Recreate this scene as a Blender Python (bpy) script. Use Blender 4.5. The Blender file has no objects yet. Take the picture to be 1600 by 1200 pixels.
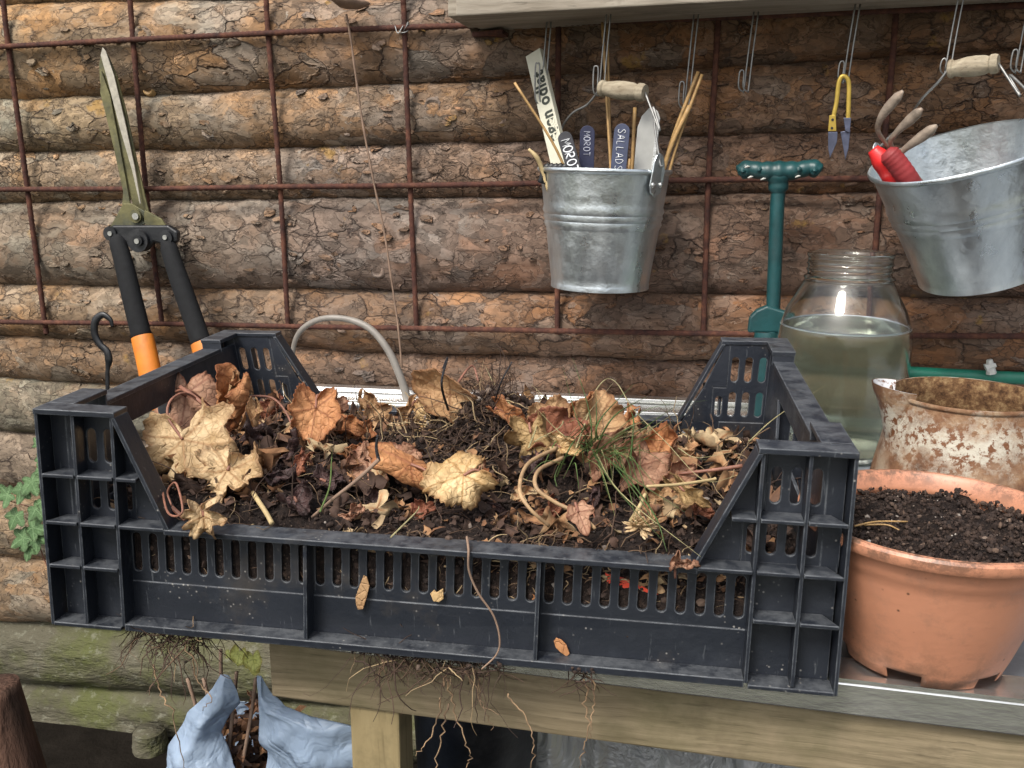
import bpy, bmesh, math, random
import numpy as np
from mathutils import Vector, Matrix, noise as mn

S = bpy.context.scene
COL = S.collection
# ------------------------------------------------------------------ camera
F = 1450.0
CAM = np.array([.4889, -.5828, .3606])
ROT = (math.pi/2-.2324, -.004, .2004)
cd = bpy.data.cameras.new('camera'); cam = bpy.data.objects.new('camera', cd); COL.objects.link(cam)
cam.location = CAM; cam.rotation_euler = ROT
cd.sensor_width = 36; cd.lens = 36*F/1600; cd.clip_start = .02; cd.clip_end = 500
S.camera = cam
# ------------------------------------------------------------------ world, sun, exposure
SUN_EL, SUN_AZ = math.radians(52), math.radians(205)      # azimuth clockwise from +Y
W = bpy.data.worlds.new('World'); S.world = W; W.use_nodes = True
wn = W.node_tree.nodes; wl = W.node_tree.links
for n in list(wn): wn.remove(n)
sky = wn.new('ShaderNodeTexSky'); sky.sky_type = 'NISHITA'; sky.sun_disc = False
sky.sun_elevation = SUN_EL; sky.sun_rotation = SUN_AZ; sky.dust_density = 4; sky.air_density = .8; sky.ozone_density = .6
hsv = wn.new('ShaderNodeHueSaturation'); hsv.inputs['Saturation'].default_value = .45
bg = wn.new('ShaderNodeBackground'); bg.inputs['Strength'].default_value = .15
wo = wn.new('ShaderNodeOutputWorld')
wl.new(sky.outputs[0], hsv.inputs['Color']); wl.new(hsv.outputs[0], bg.inputs['Color']); wl.new(bg.outputs[0], wo.inputs[0])
sd = bpy.data.lights.new('sun', 'SUN'); sun = bpy.data.objects.new('sun', sd); COL.objects.link(sun)
sd.energy = 2.0; sd.angle = math.radians(16); sd.color = (1, .95, .87)
sdir = Vector((math.sin(SUN_AZ)*math.cos(SUN_EL), math.cos(SUN_AZ)*math.cos(SUN_EL), math.sin(SUN_EL)))
sun.rotation_euler = sdir.to_track_quat('Z', 'Y').to_euler(); sun.location = sdir*5
S.view_settings.view_transform = 'Standard'; S.view_settings.look = 'None'
S.view_settings.exposure = .66; S.view_settings.gamma = 1
S.render.engine = 'CYCLES'; S.render.resolution_x = 1024; S.render.resolution_y = 768
S.cycles.max_bounces = 8; S.cycles.transparent_max_bounces = 12

# ------------------------------------------------------------------ helpers
MW = np.array(cam.rotation_euler.to_matrix())
def ray(px, py): return MW@np.array([(px-800)/F, (600-py)/F, -1.0])
def atY(px, py, Y): d = ray(px, py); return CAM+d*(Y-CAM[1])/d[1]
def atZ(px, py, Z): d = ray(px, py); return CAM+d*(Z-CAM[2])/d[2]
def ppm(P): return F/float(-(MW.T@(np.array(P)-CAM))[2])       # pixels per metre there
RIGHT = MW[:, 0]
RG = random.Random(7)

class MB:
    def __init__(s): s.v = []; s.f = []; s.at = {}
    def add(s, vs, fs):
        o = len(s.v); s.v += [tuple(map(float, v)) for v in vs]; s.f += [tuple(i+o for i in f) for f in fs]; return o
    def box(s, a, b, T=None):
        x0, y0, z0 = a; x1, y1, z1 = b
        vs = [(x0,y0,z0),(x1,y0,z0),(x1,y1,z0),(x0,y1,z0),(x0,y0,z1),(x1,y0,z1),(x1,y1,z1),(x0,y1,z1)]
        if T: vs = [T(*v) for v in vs]
        s.add(vs, [(3,2,1,0),(4,5,6,7),(0,1,5,4),(1,2,6,5),(2,3,7,6),(3,0,4,7)])
    def prism(s, poly, ext, T=None):            # poly: 3D points, ext: vector
        n = len(poly); a = [np.array(p, float) for p in poly]; b = [p+np.array(ext) for p in a]
        vs = a+b
        if T: vs = [T(*v) for v in vs]
        s.add(vs, [tuple(range(n))[::-1], tuple(range(n, 2*n))]+[(i, (i+1) % n, n+(i+1) % n, n+i) for i in range(n)])
    def tube(s, path, r, n=8, cap=True, flat=1.0):
        P = [np.array(p, float) for p in path]; m = len(P)
        R_ = r if hasattr(r, '__len__') else [r]*m
        t0 = P[1]-P[0]; up = np.array([0, 0, 1.]) if abs(t0[2]) < .8*np.linalg.norm(t0) else np.array([0, 1., 0])
        vs = []; prev = None
        for i in range(m):
            t = P[min(i+1, m-1)]-P[max(i-1, 0)]; t = t/(np.linalg.norm(t)+1e-12)
            if prev is None: u = np.cross(t, up)
            else: u = prev-t*np.dot(prev, t)
            u /= np.linalg.norm(u)+1e-12; prev = u; w = np.cross(t, u)
            for k in range(n):
                a = 2*math.pi*k/n; vs.append(P[i]+R_[i]*(u*math.cos(a)+w*math.sin(a)*flat))
        fs = [(i*n+k, i*n+(k+1) % n, (i+1)*n+(k+1) % n, (i+1)*n+k) for i in range(m-1) for k in range(n)]
        if cap: fs += [tuple(range(n))[::-1], tuple((m-1)*n+k for k in range(n))]
        s.add(vs, fs)
    def lathe(s, prof, c=(0,0,0), n=48, M=None, rad=None, close=False):
        vs = []
        for (r, z) in prof:
            for k in range(n):
                a = 2*math.pi*k/n; rr = r*(rad(a, z) if rad else 1); v = np.array([rr*math.cos(a), rr*math.sin(a), z])
                if M is not None: v = M@v
                vs.append(v+np.array(c))
        m = len(prof)
        fs = [(i*n+k, i*n+(k+1) % n, (i+1)*n+(k+1) % n, (i+1)*n+k) for i in range(m-1) for k in range(n)]
        s.add(vs, fs)
    def build(s, name, mat, parent=None, smooth=False, kind=None, attr=None, label=None, weld=False):
        me = bpy.data.meshes.new(name); me.from_pydata(s.v, [], s.f); me.update()
        if smooth: me.polygons.foreach_set('use_smooth', [True]*len(me.polygons))
        if attr:
            for k, vals in attr.items():
                a = me.attributes.new(k, 'FLOAT', 'POINT'); a.data.foreach_set('value', np.array(vals, 'f'))
        o = bpy.data.objects.new(name, me); COL.objects.link(o)
        if mat: me.materials.append(mat)
        if parent:
            o.parent = parent; o.matrix_parent_inverse = Matrix.Translation(parent.location).inverted()
        if kind: o['kind'] = kind
        if label: o['label'] = label
        return o
def rotm_(ax, a): return np.array(Matrix.Rotation(a, 3, ax))
def smooth_angle(o, deg=40):
    me = o.data
    me.polygons.foreach_set('use_smooth', [True]*len(me.polygons))
    me.set_sharp_from_angle(angle=math.radians(deg)); return o
def bevel(o, w, seg=2):
    m = o.modifiers.new('bevel', 'BEVEL'); m.width = w; m.segments = seg; m.limit_method = 'ANGLE'; return o
def thing(name, label, cat, loc=(0,0,0), group=None):
    o = bpy.data.objects.new(name, None); COL.objects.link(o); o.location = [float(v) for v in loc]; o.empty_display_size = .02
    o['label'] = label; o['category'] = cat
    if group: o['group'] = group
    return o
def tag(o, label, cat, group=None, kind=None):
    o['label'] = label; o['category'] = cat
    if group: o['group'] = group
    if kind: o['kind'] = kind
    return o
def spline(pts, n=8):
    P = [np.array(p, float) for p in pts]; P = [2*P[0]-P[1]]+P+[2*P[-1]-P[-2]]; out = []
    for i in range(1, len(P)-2):
        for k in range(n):
            t = k/n; a, b, c, d = P[i-1:i+3]
            out.append(.5*((2*b)+(-a+c)*t+(2*a-5*b+4*c-d)*t*t+(-a+3*b-3*c+d)*t**3))
    out.append(P[-2]); return out

# ------------------------------------------------------------------ material helpers
class NT:
    def __init__(s, name):
        s.m = bpy.data.materials.new(name); s.m.use_nodes = True; s.t = s.m.node_tree; s.n = s.t.nodes; s.l = s.t.links
        s.b = s.n['Principled BSDF']; s.out = s.n['Material Output']
    def new(s, t, **kw):
        n = s.n.new(t)
        for k, v in kw.items(): setattr(n, k, v)
        return n
    def set(s, inp, v):
        if hasattr(v, 'is_output') or isinstance(v, bpy.types.NodeSocket): s.l.new(v, inp)
        else: inp.default_value = v
    def coord(s, scale=(1,1,1), rand=False):
        c = s.new('ShaderNodeTexCoord'); m = s.new('ShaderNodeMapping'); s.l.new(c.outputs['Object'], m.inputs[0]); m.inputs['Scale'].default_value = scale
        if rand:
            oi = s.new('ShaderNodeObjectInfo'); x = s.math('MULTIPLY', oi.outputs['Random'], 37.0); cb = s.new('ShaderNodeCombineXYZ')
            for i in range(3): s.l.new(x, cb.inputs[i])
            s.l.new(cb.outputs[0], m.inputs['Location'])
        return m.outputs[0]
    def noise(s, vec, scale, detail=4, rough=.5, dist=0, col=False):
        n = s.new('ShaderNodeTexNoise'); s.l.new(vec, n.inputs['Vector']); n.inputs['Scale'].default_value = scale
        n.inputs['Detail'].default_value = detail; n.inputs['Roughness'].default_value = rough; n.inputs['Distortion'].default_value = dist
        return n.outputs[1 if col else 0]
    def vor(s, vec, scale, feature='F1', out=0, rnd=1):
        n = s.new('ShaderNodeTexVoronoi', feature=feature); s.l.new(vec, n.inputs['Vector']); n.inputs['Scale'].default_value = scale
        n.inputs['Randomness'].default_value = rnd
        return n.outputs[out]
    def math(s, op, a, b=None, c=None, clamp=False):
        n = s.new('ShaderNodeMath', operation=op, use_clamp=clamp); s.set(n.inputs[0], a)
        if b is not None: s.set(n.inputs[1], b)
        if c is not None: s.set(n.inputs[2], c)
        return n.outputs[0]
    def mapr(s, v, a, b, c=0., d=1., smooth=False):
        n = s.new('ShaderNodeMapRange'); n.clamp = True
        if smooth: n.interpolation_type = 'SMOOTHSTEP'
        s.set(n.inputs[0], v)
        for i, x in enumerate((a, b, c, d)): n.inputs[i+1].default_value = x
        return n.outputs[0]
    def ramp(s, v, stops, interp='LINEAR'):
        n = s.new('ShaderNodeValToRGB'); s.set(n.inputs[0], v); e = n.color_ramp.elements; n.color_ramp.interpolation = interp
        while len(e) < len(stops): e.new(.5)
        for i, (p, c) in enumerate(stops): e[i].position = p; e[i].color = (*c, 1)
        return n.outputs[0]
    def mix(s, f, a, b, mode='MIX'):
        n = s.new('ShaderNodeMix', data_type='RGBA', blend_type=mode); s.set(n.inputs[0], f)
        for i, v in ((6, a), (7, b)): s.set(n.inputs[i], (*v, 1) if isinstance(v, tuple) and len(v) == 3 else v)
        return n.outputs[2]
    def vadd(s, a, b, k):
        n = s.new('ShaderNodeVectorMath', operation='MULTIPLY_ADD'); s.l.new(b, n.inputs[0]); n.inputs[1].default_value = (k, k, k); s.l.new(a, n.inputs[2]); return n.outputs[0]
    def bump(s, h, dist=.001, strength=1., nrm=None):
        n = s.new('ShaderNodeBump'); s.set(n.inputs['Height'], h); n.inputs['Distance'].default_value = dist; n.inputs['Strength'].default_value = strength
        if nrm is not None: s.l.new(nrm, n.inputs['Normal'])
        return n.outputs[0]
    def fin(s, col=None, rough=.6, nrm=None, metal=0, spec=.5, disp=None, dscale=.003):
        if col is not None: s.set(s.b.inputs['Base Color'], (*col, 1) if isinstance(col, tuple) and len(col) == 3 else col)
        s.set(s.b.inputs['Roughness'], rough); s.set(s.b.inputs['Metallic'], metal); s.b.inputs['Specular IOR Level'].default_value = spec
        if nrm is not None: s.l.new(nrm, s.b.inputs['Normal'])
        if disp is not None:
            d = s.new('ShaderNodeDisplacement'); s.l.new(disp, d.inputs['Height']); d.inputs['Scale'].default_value = dscale; d.inputs['Midlevel'].default_value = .5
            s.l.new(d.outputs[0], s.out.inputs['Displacement']); s.m.displacement_method = 'BOTH'
        return s.m

def terrace(t, v, k, w0=.55):
    x = t.math('MULTIPLY', v, k); f = t.math('FRACT', x); fl = t.math('FLOOR', x)
    sm = t.mapr(f, w0, w0+.12, smooth=True)
    return t.math('DIVIDE', t.math('ADD', fl, t.math('ADD', t.math('MULTIPLY', sm, .85), t.math('MULTIPLY', f, .15))), k), f, fl

def bark(name, base, orange, grey, o_amt, g_amt, dark=1.0, moss=0., plate=1.):
    t = NT(name); v0 = t.coord((.62, 1, 1), True); v0b = t.coord((1, 1, 1), True)
    wv = t.vadd(v0, t.noise(v0, 30, 3, .6, col=True), .03)
    n1 = t.noise(wv, 17*plate, 7, .56); h1, f1, l1 = terrace(t, n1, 13)
    n2 = t.noise(wv, 48*plate, 5, .6); h2, f2, l2 = terrace(t, n2, 7)
    ve = t.vor(wv, 34*plate, 'DISTANCE_TO_EDGE', 0); vc = t.vor(wv, 34*plate, 'F1', 1)
    ve2 = t.vor(wv, 85*plate, 'DISTANCE_TO_EDGE', 0); vc2 = t.vor(wv, 85*plate, 'F1', 1)
    msk = t.mapr(t.noise(v0b, 9, 3), .42, .58)
    cr = t.math('MULTIPLY', t.mapr(ve, 0., .045, 1, 0), msk)
    cr2 = t.math('MULTIPLY', t.mapr(ve2, 0., .06, 1, 0), t.mapr(t.noise(v0b, 14, 3), .5, .6))
    h = t.math('ADD', t.math('MULTIPLY', h1, 1.5), t.math('MULTIPLY', h2, .55))
    h = t.math('SUBTRACT', h, t.math('MULTIPLY', cr, .22)); h = t.math('SUBTRACT', h, t.math('MULTIPLY', cr2, .10))
    h = t.math('ADD', h, t.math('MULTIPLY', t.noise(wv, 160, 4, .6), .10))
    hh = t.math('SUBTRACT', h, .55)
    # colour
    big = t.noise(v0, 7, 4, .6, 1.); sep = t.new('ShaderNodeSeparateColor'); t.l.new(vc, sep.inputs[0]); sep2 = t.new('ShaderNodeSeparateColor'); t.l.new(vc2, sep2.inputs[0])
    j = t.math('ADD', big, t.math('MULTIPLY', t.math('SUBTRACT', sep.outputs[0], .5), .22)); j = t.math('ADD', j, t.math('MULTIPLY', t.math('SUBTRACT', sep2.outputs[0], .5), .12))
    j = t.math('ADD', j, t.math('MULTIPLY', t.math('SUBTRACT', n2, .5), .35))
    c = t.mix(t.mapr(j, .50-o_amt, .78-o_amt*.8), base, orange)
    g2 = t.math('ADD', t.noise(v0b, 5.5, 4, .62), t.math('MULTIPLY', t.math('SUBTRACT', sep.outputs[1], .5), .28))
    g2 = t.math('ADD', g2, t.math('MULTIPLY', t.math('SUBTRACT', n1, .5), .5))
    c = t.mix(t.mapr(g2, .58-g_amt, .80-g_amt), c, grey)
    pk = t.mapr(t.noise(v0b, 11, 4, .6), .52, .62); c = t.mix(t.math('MULTIPLY', pk, .5), c, tuple(x*.5+y*.5 for x, y in zip(base, (.30, .20, .155))))
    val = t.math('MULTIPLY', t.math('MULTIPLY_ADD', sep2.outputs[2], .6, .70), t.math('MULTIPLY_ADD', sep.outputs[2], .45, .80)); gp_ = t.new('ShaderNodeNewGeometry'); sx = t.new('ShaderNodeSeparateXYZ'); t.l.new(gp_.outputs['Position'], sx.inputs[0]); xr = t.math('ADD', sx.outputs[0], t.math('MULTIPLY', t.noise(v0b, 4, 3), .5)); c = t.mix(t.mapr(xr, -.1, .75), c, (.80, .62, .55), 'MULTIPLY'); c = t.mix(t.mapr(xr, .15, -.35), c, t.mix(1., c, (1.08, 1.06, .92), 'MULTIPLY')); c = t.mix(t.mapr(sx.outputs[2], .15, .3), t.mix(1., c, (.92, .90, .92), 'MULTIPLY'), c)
    hs = t.new('ShaderNodeHueSaturation'); t.l.new(c, hs.inputs['Color']); t.l.new(t.math('MULTIPLY', val, t.math('MULTIPLY_ADD', t.noise(wv, 120, 5, .7), 1.3, .38)), hs.inputs['Value']); hs.inputs['Saturation'].default_value = .93; hs.inputs['Hue'].default_value = .513
    c = hs.outputs[0]
    edge = t.math('ADD', t.mapr(f1, .45, .56), 0); edge = t.math('MULTIPLY', edge, t.mapr(f1, .56, .66, 1, 0))
    c = t.mix(t.math('MULTIPLY', t.math('MAXIMUM', t.math('MULTIPLY', cr, .9), t.math('MAXIMUM', t.math('MULTIPLY', edge, .6), t.math('MULTIPLY', cr2, .75))), dark, clamp=True), c, (.035, .024, .020))
    hl = t.math('MULTIPLY', t.mapr(f1, .66, .72), t.mapr(f1, .72, .84, 1, 0)); c = t.mix(t.math('MULTIPLY', hl, t.mapr(t.noise(v0b, 40, 3), .4, .65, 0, .38)), c, (.34, .28, .225))  # pale highlight painted into the colour along the upper flake edges
    yl = t.mapr(t.noise(v0b, 13, 5, .6), .66, .71); c = t.mix(t.math('MULTIPLY', yl, .6), c, (.34, .20, .05))
    wh = t.mapr(t.noise(wv, 75, 3, .6), .70, .75); c = t.mix(t.math('MULTIPLY', wh, .55), c, (.36, .33, .28))
    if moss:
        c = t.mix(t.math('MULTIPLY', t.mapr(t.noise(v0b, 8, 6, .65), .62-moss*.2, .78-moss*.2), .8), c, (.06, .085, .03))
    return t.fin(c, .88, t.bump(h, .006, .9), spec=.25, disp=hh, dscale=.009)

def simple(name, col, rough=.6, metal=0, var=.25, scale=40, bumps=.0004, spec=.5, bscale=120, stretch=(1,1,1), dirt=None, damt=.5):
    t = NT(name); v = t.coord(stretch, True)
    n = t.noise(v, scale, 5, .6); c = t.mix(t.mapr(n, .3, .7), tuple(x*(1-var) for x in col), tuple(min(1, x*(1+var)) for x in col))
    if dirt: c = t.mix(t.math('MULTIPLY', t.mapr(t.noise(v, scale*.4, 6, .65), .5, .68), damt), c, dirt)
    return t.fin(c, rough, t.bump(t.noise(v, bscale, 5, .6), bumps), metal, spec)

def rust(name, a=(.075, .030, .021), b=(.15, .062, .036), d=(.032, .016, .014)):
    t = NT(name); v = t.coord((1,1,1), True); n = t.noise(v, 55, 6, .65)
    return t.fin(t.ramp(n, [(.3, d), (.5, a), (.72, b)]), .85, t.bump(t.noise(v, 260, 5, .7), .0012), 0, .3)

def wood(name, a, b, stretch=(.08, 1, 1), moss=None, rough=.75, scale=60, mamt=.6):
    t = NT(name); v = t.coord(stretch, True); v1 = t.coord((1,1,1), True)
    wv = t.vadd(v, t.noise(v1, 4, 3, col=True), .03)
    n = t.noise(wv, scale, 6, .62); w = t.new('ShaderNodeTexWave', wave_type='BANDS', bands_direction='Z'); t.l.new(wv, w.inputs[0]); w.inputs['Scale'].default_value = scale*.45; w.inputs['Distortion'].default_value = 6; w.inputs['Detail'].default_value = 3
    f = t.math('ADD', t.math('MULTIPLY', n, .92), t.math('MULTIPLY', w.outputs[1], .08))
    c = t.mix(t.mapr(f, .3, .68), a, b)
    c = t.mix(t.math('MULTIPLY', t.mapr(t.noise(wv, scale*3.5, 3, .6), .58, .7), .5), c, tuple(x*.45 for x in a))
    if moss: c = t.mix(t.math('MULTIPLY', t.mapr(t.noise(v1, 9, 6, .65), .45, .66), mamt), c, moss)
    c = t.mix(t.math('MULTIPLY', t.mapr(t.noise(v1, 14, 5, .7), .56, .72), .45), c, tuple(x*.4 for x in a))
    return t.fin(c, rough, t.bump(f, .0016), 0, .3)

# ------------------------------------------------------------------ materials
M = {}
M['bark_tan'] = bark('pine_bark_tan', (.20, .135, .092), (.29, .145, .068), (.205, .185, .16), .05, .07)
M['bark_brown'] = bark('pine_bark_brown', (.175, .112, .08), (.25, .125, .068), (.19, .165, .145), .05, .08)
M['bark_fine'] = bark('pine_bark_fine', (.20, .135, .10), (.28, .14, .07), (.205, .18, .16), .05, .05, plate=1.35)
M['bark_wide'] = bark('pine_bark_wide', (.18, .118, .082), (.26, .125, .06), (.20, .175, .15), .07, .07, plate=.72)
M['bark_red'] = bark('pine_bark_red', (.165, .085, .058), (.27, .10, .045), (.19, .145, .12), .12, .0)
M['bark_grey'] = bark('pine_bark_grey', (.165, .122, .10), (.21, .115, .078), (.205, .185, .165), .0, .10, plate=.75)
M['bark_green'] = bark('pine_bark_green', (.15, .125, .10), (.20, .11, .07), (.185, .175, .15), .0, .12, moss=.35, plate=.8)
t = NT('mossy_wood'); v = t.coord((.35,1,1), True); v1 = t.coord()
c = t.mix(t.mapr(t.noise(v, 14, 6, .6), .35, .65), (.055, .050, .031), (.115, .105, .072)); c = t.mix(t.math('MULTIPLY', t.mapr(t.noise(v1, 7, 6, .65), .44, .62), .8), c, (.075, .085, .022))
c = t.mix(t.mapr(t.noise(v, 30, 6, .7), .60, .72), c, (.05, .04, .025)); c = t.mix(t.math('MULTIPLY', t.mapr(t.noise(v1, 60, 5, .7), .56, .66), .5), c, (.20, .20, .15))
M['mossy'] = t.fin(c, .85, t.bump(t.noise(v, 40, 6, .65), .005), 0, .3, disp=t.noise(v, 12, 6, .65), dscale=.026)
M['rust'] = rust('rusty_steel')
M['shelf'] = wood('weathered_board', (.19, .16, .12), (.35, .31, .25), scale=80)
M['beam'] = wood('treated_pine_beam', (.15, .118, .070), (.26, .208, .130), scale=95, moss=(.085, .080, .035))
M['leg'] = wood('treated_pine_leg', (.19, .145, .07), (.28, .22, .115), stretch=(1, 1, .08), moss=(.10, .10, .035), mamt=.4)
M['grip'] = wood('grip_wood', (.21, .17, .115), (.38, .33, .24), stretch=(.2,1,1), scale=90)
M['bamboo'] = simple('bamboo', (.36, .22, .085), .5, var=.3, scale=80)
M['twig'] = simple('pale_twig', (.45, .34, .17), .6)
M['backing_dark'] = simple('dark_backing', (.012, .009, .008), .95, var=.6, scale=160, bumps=.004, bscale=300, spec=.04)  # near-black, for the backing added behind the gap below the logs

t = NT('zinc'); v = t.coord((1, 1, .28)); v1 = t.coord()                   # galvanised steel: spangle, dull oxide; upright streaks painted in as reflections
vc = t.vor(t.vadd(v1, t.noise(v1, 60, 3, col=True), .02), 70, 'F1', 1); sp = t.new('ShaderNodeSeparateColor'); t.l.new(vc, sp.inputs[0])
n = t.noise(v, 22, 5, .65)
c = t.mix(t.mapr(n, .35, .65), (.50, .55, .57), (.74, .79, .80)); c = t.mix(t.math('MULTIPLY', sp.outputs[0], .16), c, (.46, .50, .52))
c = t.mix(t.math('MULTIPLY', t.mapr(t.noise(v, 60, 5, .7), .60, .72), .3), c, (.22, .23, .21))
M['zinc'] = t.fin(c, t.math('MULTIPLY_ADD', sp.outputs[1], .12, t.mapr(n, .3, .7, .22, .36)), t.bump(t.noise(v1, 38, 4, .6), .0016), .92, .5)
M['wire'] = simple('steel_wire', (.26, .26, .25), .5, .8, .2, 90)
M['alu'] = simple('aluminium', (.80, .80, .79), .27, .92, .12, 30, .0003, dirt=(.28, .30, .22), damt=.5, stretch=(.3,1,1))
M['panel'] = simple('grey_panel', (.20, .22, .24), .35, 0, .25, 20, .0004, dirt=(.08, .08, .07))

t = NT('crate_plastic'); v = t.coord()                                    # black polyethylene with scuffed pale edges, dust and specks
gm = t.new('ShaderNodeNewGeometry'); bv = t.new('ShaderNodeBevel'); bv.samples = 6; bv.inputs[0].default_value = .0016
dt = t.new('ShaderNodeVectorMath', operation='DOT_PRODUCT'); t.l.new(gm.outputs['Normal'], dt.inputs[0]); t.l.new(bv.outputs[0], dt.inputs[1])
ed = t.mapr(dt.outputs['Value'], .999, .90); ed = t.math('MULTIPLY', ed, t.mapr(t.noise(v, 70, 5, .7), .34, .62))
c = t.mix(t.noise(v, 9, 4), (.007, .009, .0135), (.014, .018, .027))
c = t.mix(t.math('MULTIPLY', t.mapr(t.noise(v, 24, 6, .7), .54, .74), .28), c, (.055, .064, .078))
c = t.mix(t.math('MULTIPLY', ed, .75), c, (.17, .185, .20))
sep = t.new('ShaderNodeSeparateXYZ'); t.l.new(gm.outputs['Normal'], sep.inputs[0])
up = t.math('MULTIPLY', t.mapr(sep.outputs[2], .6, .95), t.mapr(t.noise(v, 55, 6, .75), .38, .62)); c = t.mix(t.math('MULTIPLY', up, .45), c, (.15, .16, .17))
sc = t.new('ShaderNodeMapping'); t.l.new(t.coord(), sc.inputs[0]); sc.inputs['Scale'].default_value = (1, 1, 1)
sk = t.vor(v, 190, 'F1', 0); c = t.mix(t.math('MULTIPLY', t.mapr(sk, .05, .20, 1, 0), t.mapr(t.noise(v, 22, 4, .6), .52, .62)), c, (.26, .25, .23)); sv = t.coord((3, 1, .3)); c = t.mix(t.math('MULTIPLY', t.mapr(t.noise(sv, 130, 3, .6), .66, .72), .4), c, (.12, .13, .14)); c = t.mix(t.math('MULTIPLY', t.mapr(t.noise(v, 11, 5, .7), .56, .72), .35), c, (.085, .068, .05))
M['crate'] = t.fin(c, t.mapr(t.noise(v, 20, 5, .6), .3, .7, .36, .58), t.bump(t.noise(v, 180, 5, .6), .0004, nrm=bv.outputs[0]), 0, .5)

t = NT('terracotta_plastic'); v = t.coord(); v2 = t.coord((1,1,.5))
c = t.mix(t.noise(v, 7, 4), (.45, .195, .11), (.54, .255, .155)); c = t.mix(t.math('MULTIPLY', t.mapr(t.noise(v2, 16, 6, .7), .55, .75), .3), c, (.62, .36, .24))
c = t.mix(t.math('MULTIPLY', t.mapr(t.noise(v, 30, 7, .75), .54, .68), .6), c, (.33, .17, .11)); c = t.mix(t.math('MULTIPLY', t.mapr(t.vor(v, 95, 'F1', 0), .03, .13, 1, 0), t.mapr(t.noise(v, 18, 3), .5, .6)), c, (.07, .04, .025)); c = t.mix(t.math('MULTIPLY', t.mapr(t.noise(t.coord((1, 1, .15)), 40, 5, .7), .56, .70), .4), c, (.40, .20, .13)); zz = t.new('ShaderNodeSeparateXYZ'); t.l.new(v, zz.inputs[0]); c = t.mix(t.math('MULTIPLY', t.mapr(t.noise(v, 60, 6, .8), .46, .58), t.mapr(zz.outputs[2], .098, .1125, 0, .85)), c, (.10, .06, .04)); c = t.mix(t.math('MULTIPLY', t.mapr(t.noise(v, 38, 6, .75), .44, .60), t.mapr(zz.outputs[2], .045, .005, .06, .75)), c, (.20, .11, .07))
M['terra'] = t.fin(c, .42, t.bump(t.noise(v, 150, 4), .0003), 0, .45)

t = NT('rusted_enamel'); v = t.coord(); gz = t.new('ShaderNodeSeparateXYZ'); t.l.new(v, gz.inputs[0])
rustc = t.ramp(t.noise(v, 34, 6, .68), [(.3, (.07, .032, .018)), (.5, (.20, .10, .05)), (.7, (.36, .24, .14))])
en = t.mix(t.noise(v, 30, 5, .6), (.40, .35, .26), (.56, .54, .47)); spots = t.mapr(t.noise(v, 120, 6, .7), .50, .56); en = t.mix(spots, en, (.15, .06, .025))
band = t.math('SUBTRACT', 1., t.math('ABSOLUTE', t.math('MULTIPLY', t.math('SUBTRACT', t.math('ADD', gz.outputs[2], t.math('MULTIPLY', t.math('SUBTRACT', t.noise(v, 16, 4, .6), .5), .075)), .115), 30.)))      # chipped enamel survives as a belt below the rim
keep = t.mapr(t.math('ADD', t.math('MULTIPLY', band, .22), t.noise(v, 26, 8, .78)), .50, .74)
c = t.mix(keep, rustc, en)
c = t.mix(t.math('MULTIPLY', t.mapr(t.noise(v, 15, 5, .6), .5, .62), t.mapr(gz.outputs[2], .105, .06)), c, (.36, .285, .205))
M['enamel'] = t.fin(c, t.mapr(keep, 0, 1, .75, .4), t.bump(t.math('ADD', t.math('MULTIPLY', keep, .3), t.noise(v, 200, 5, .7)), .0009), 0, .4)
t = NT('rusty_inside'); v = t.coord(); M['enamel_in'] = t.fin(t.ramp(t.noise(v, 120, 6, .7), [(.35, (.05, .025, .013)), (.5, (.14, .075, .035)), (.68, (.30, .20, .10))]), .9, t.bump(t.noise(v, 250, 4, .7), .0015), 0, .2)
t = NT('spout_enamel'); v = t.coord(); c = t.mix(t.mapr(t.noise(v, 85, 6, .7), .55, .62), (.66, .67, .68), (.16, .07, .03)); M['spout'] = t.fin(c, .4, t.bump(t.noise(v, 200, 4), .0006), 0, .5)

def glass(name, col, rough=.02, ior=1.45):
    t = NT(name); t.b.inputs['Transmission Weight'].default_value = 1; t.b.inputs['IOR'].default_value = ior
    return t, col, rough
t = NT('jar_glass'); t.b.inputs['Transmission Weight'].default_value = 1; t.b.inputs['IOR'].default_value = 1.46; v = t.coord()
M['glass'] = t.fin((.93, .97, .94), t.mapr(t.noise(v, 20, 5, .7), .45, .75, .015, .16), t.bump(t.noise(v, 14, 3), .0006), 0, .5)
t = NT('algae_water'); t.b.inputs['Transmission Weight'].default_value = .93; t.b.inputs['IOR'].default_value = 1.33; v = t.coord()
M['water'] = t.fin(t.mix(t.mapr(t.noise(v, 9, 4), .35, .65), (.82, .88, .70), (.93, .96, .84)), .12, None, 0, .4)

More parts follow.
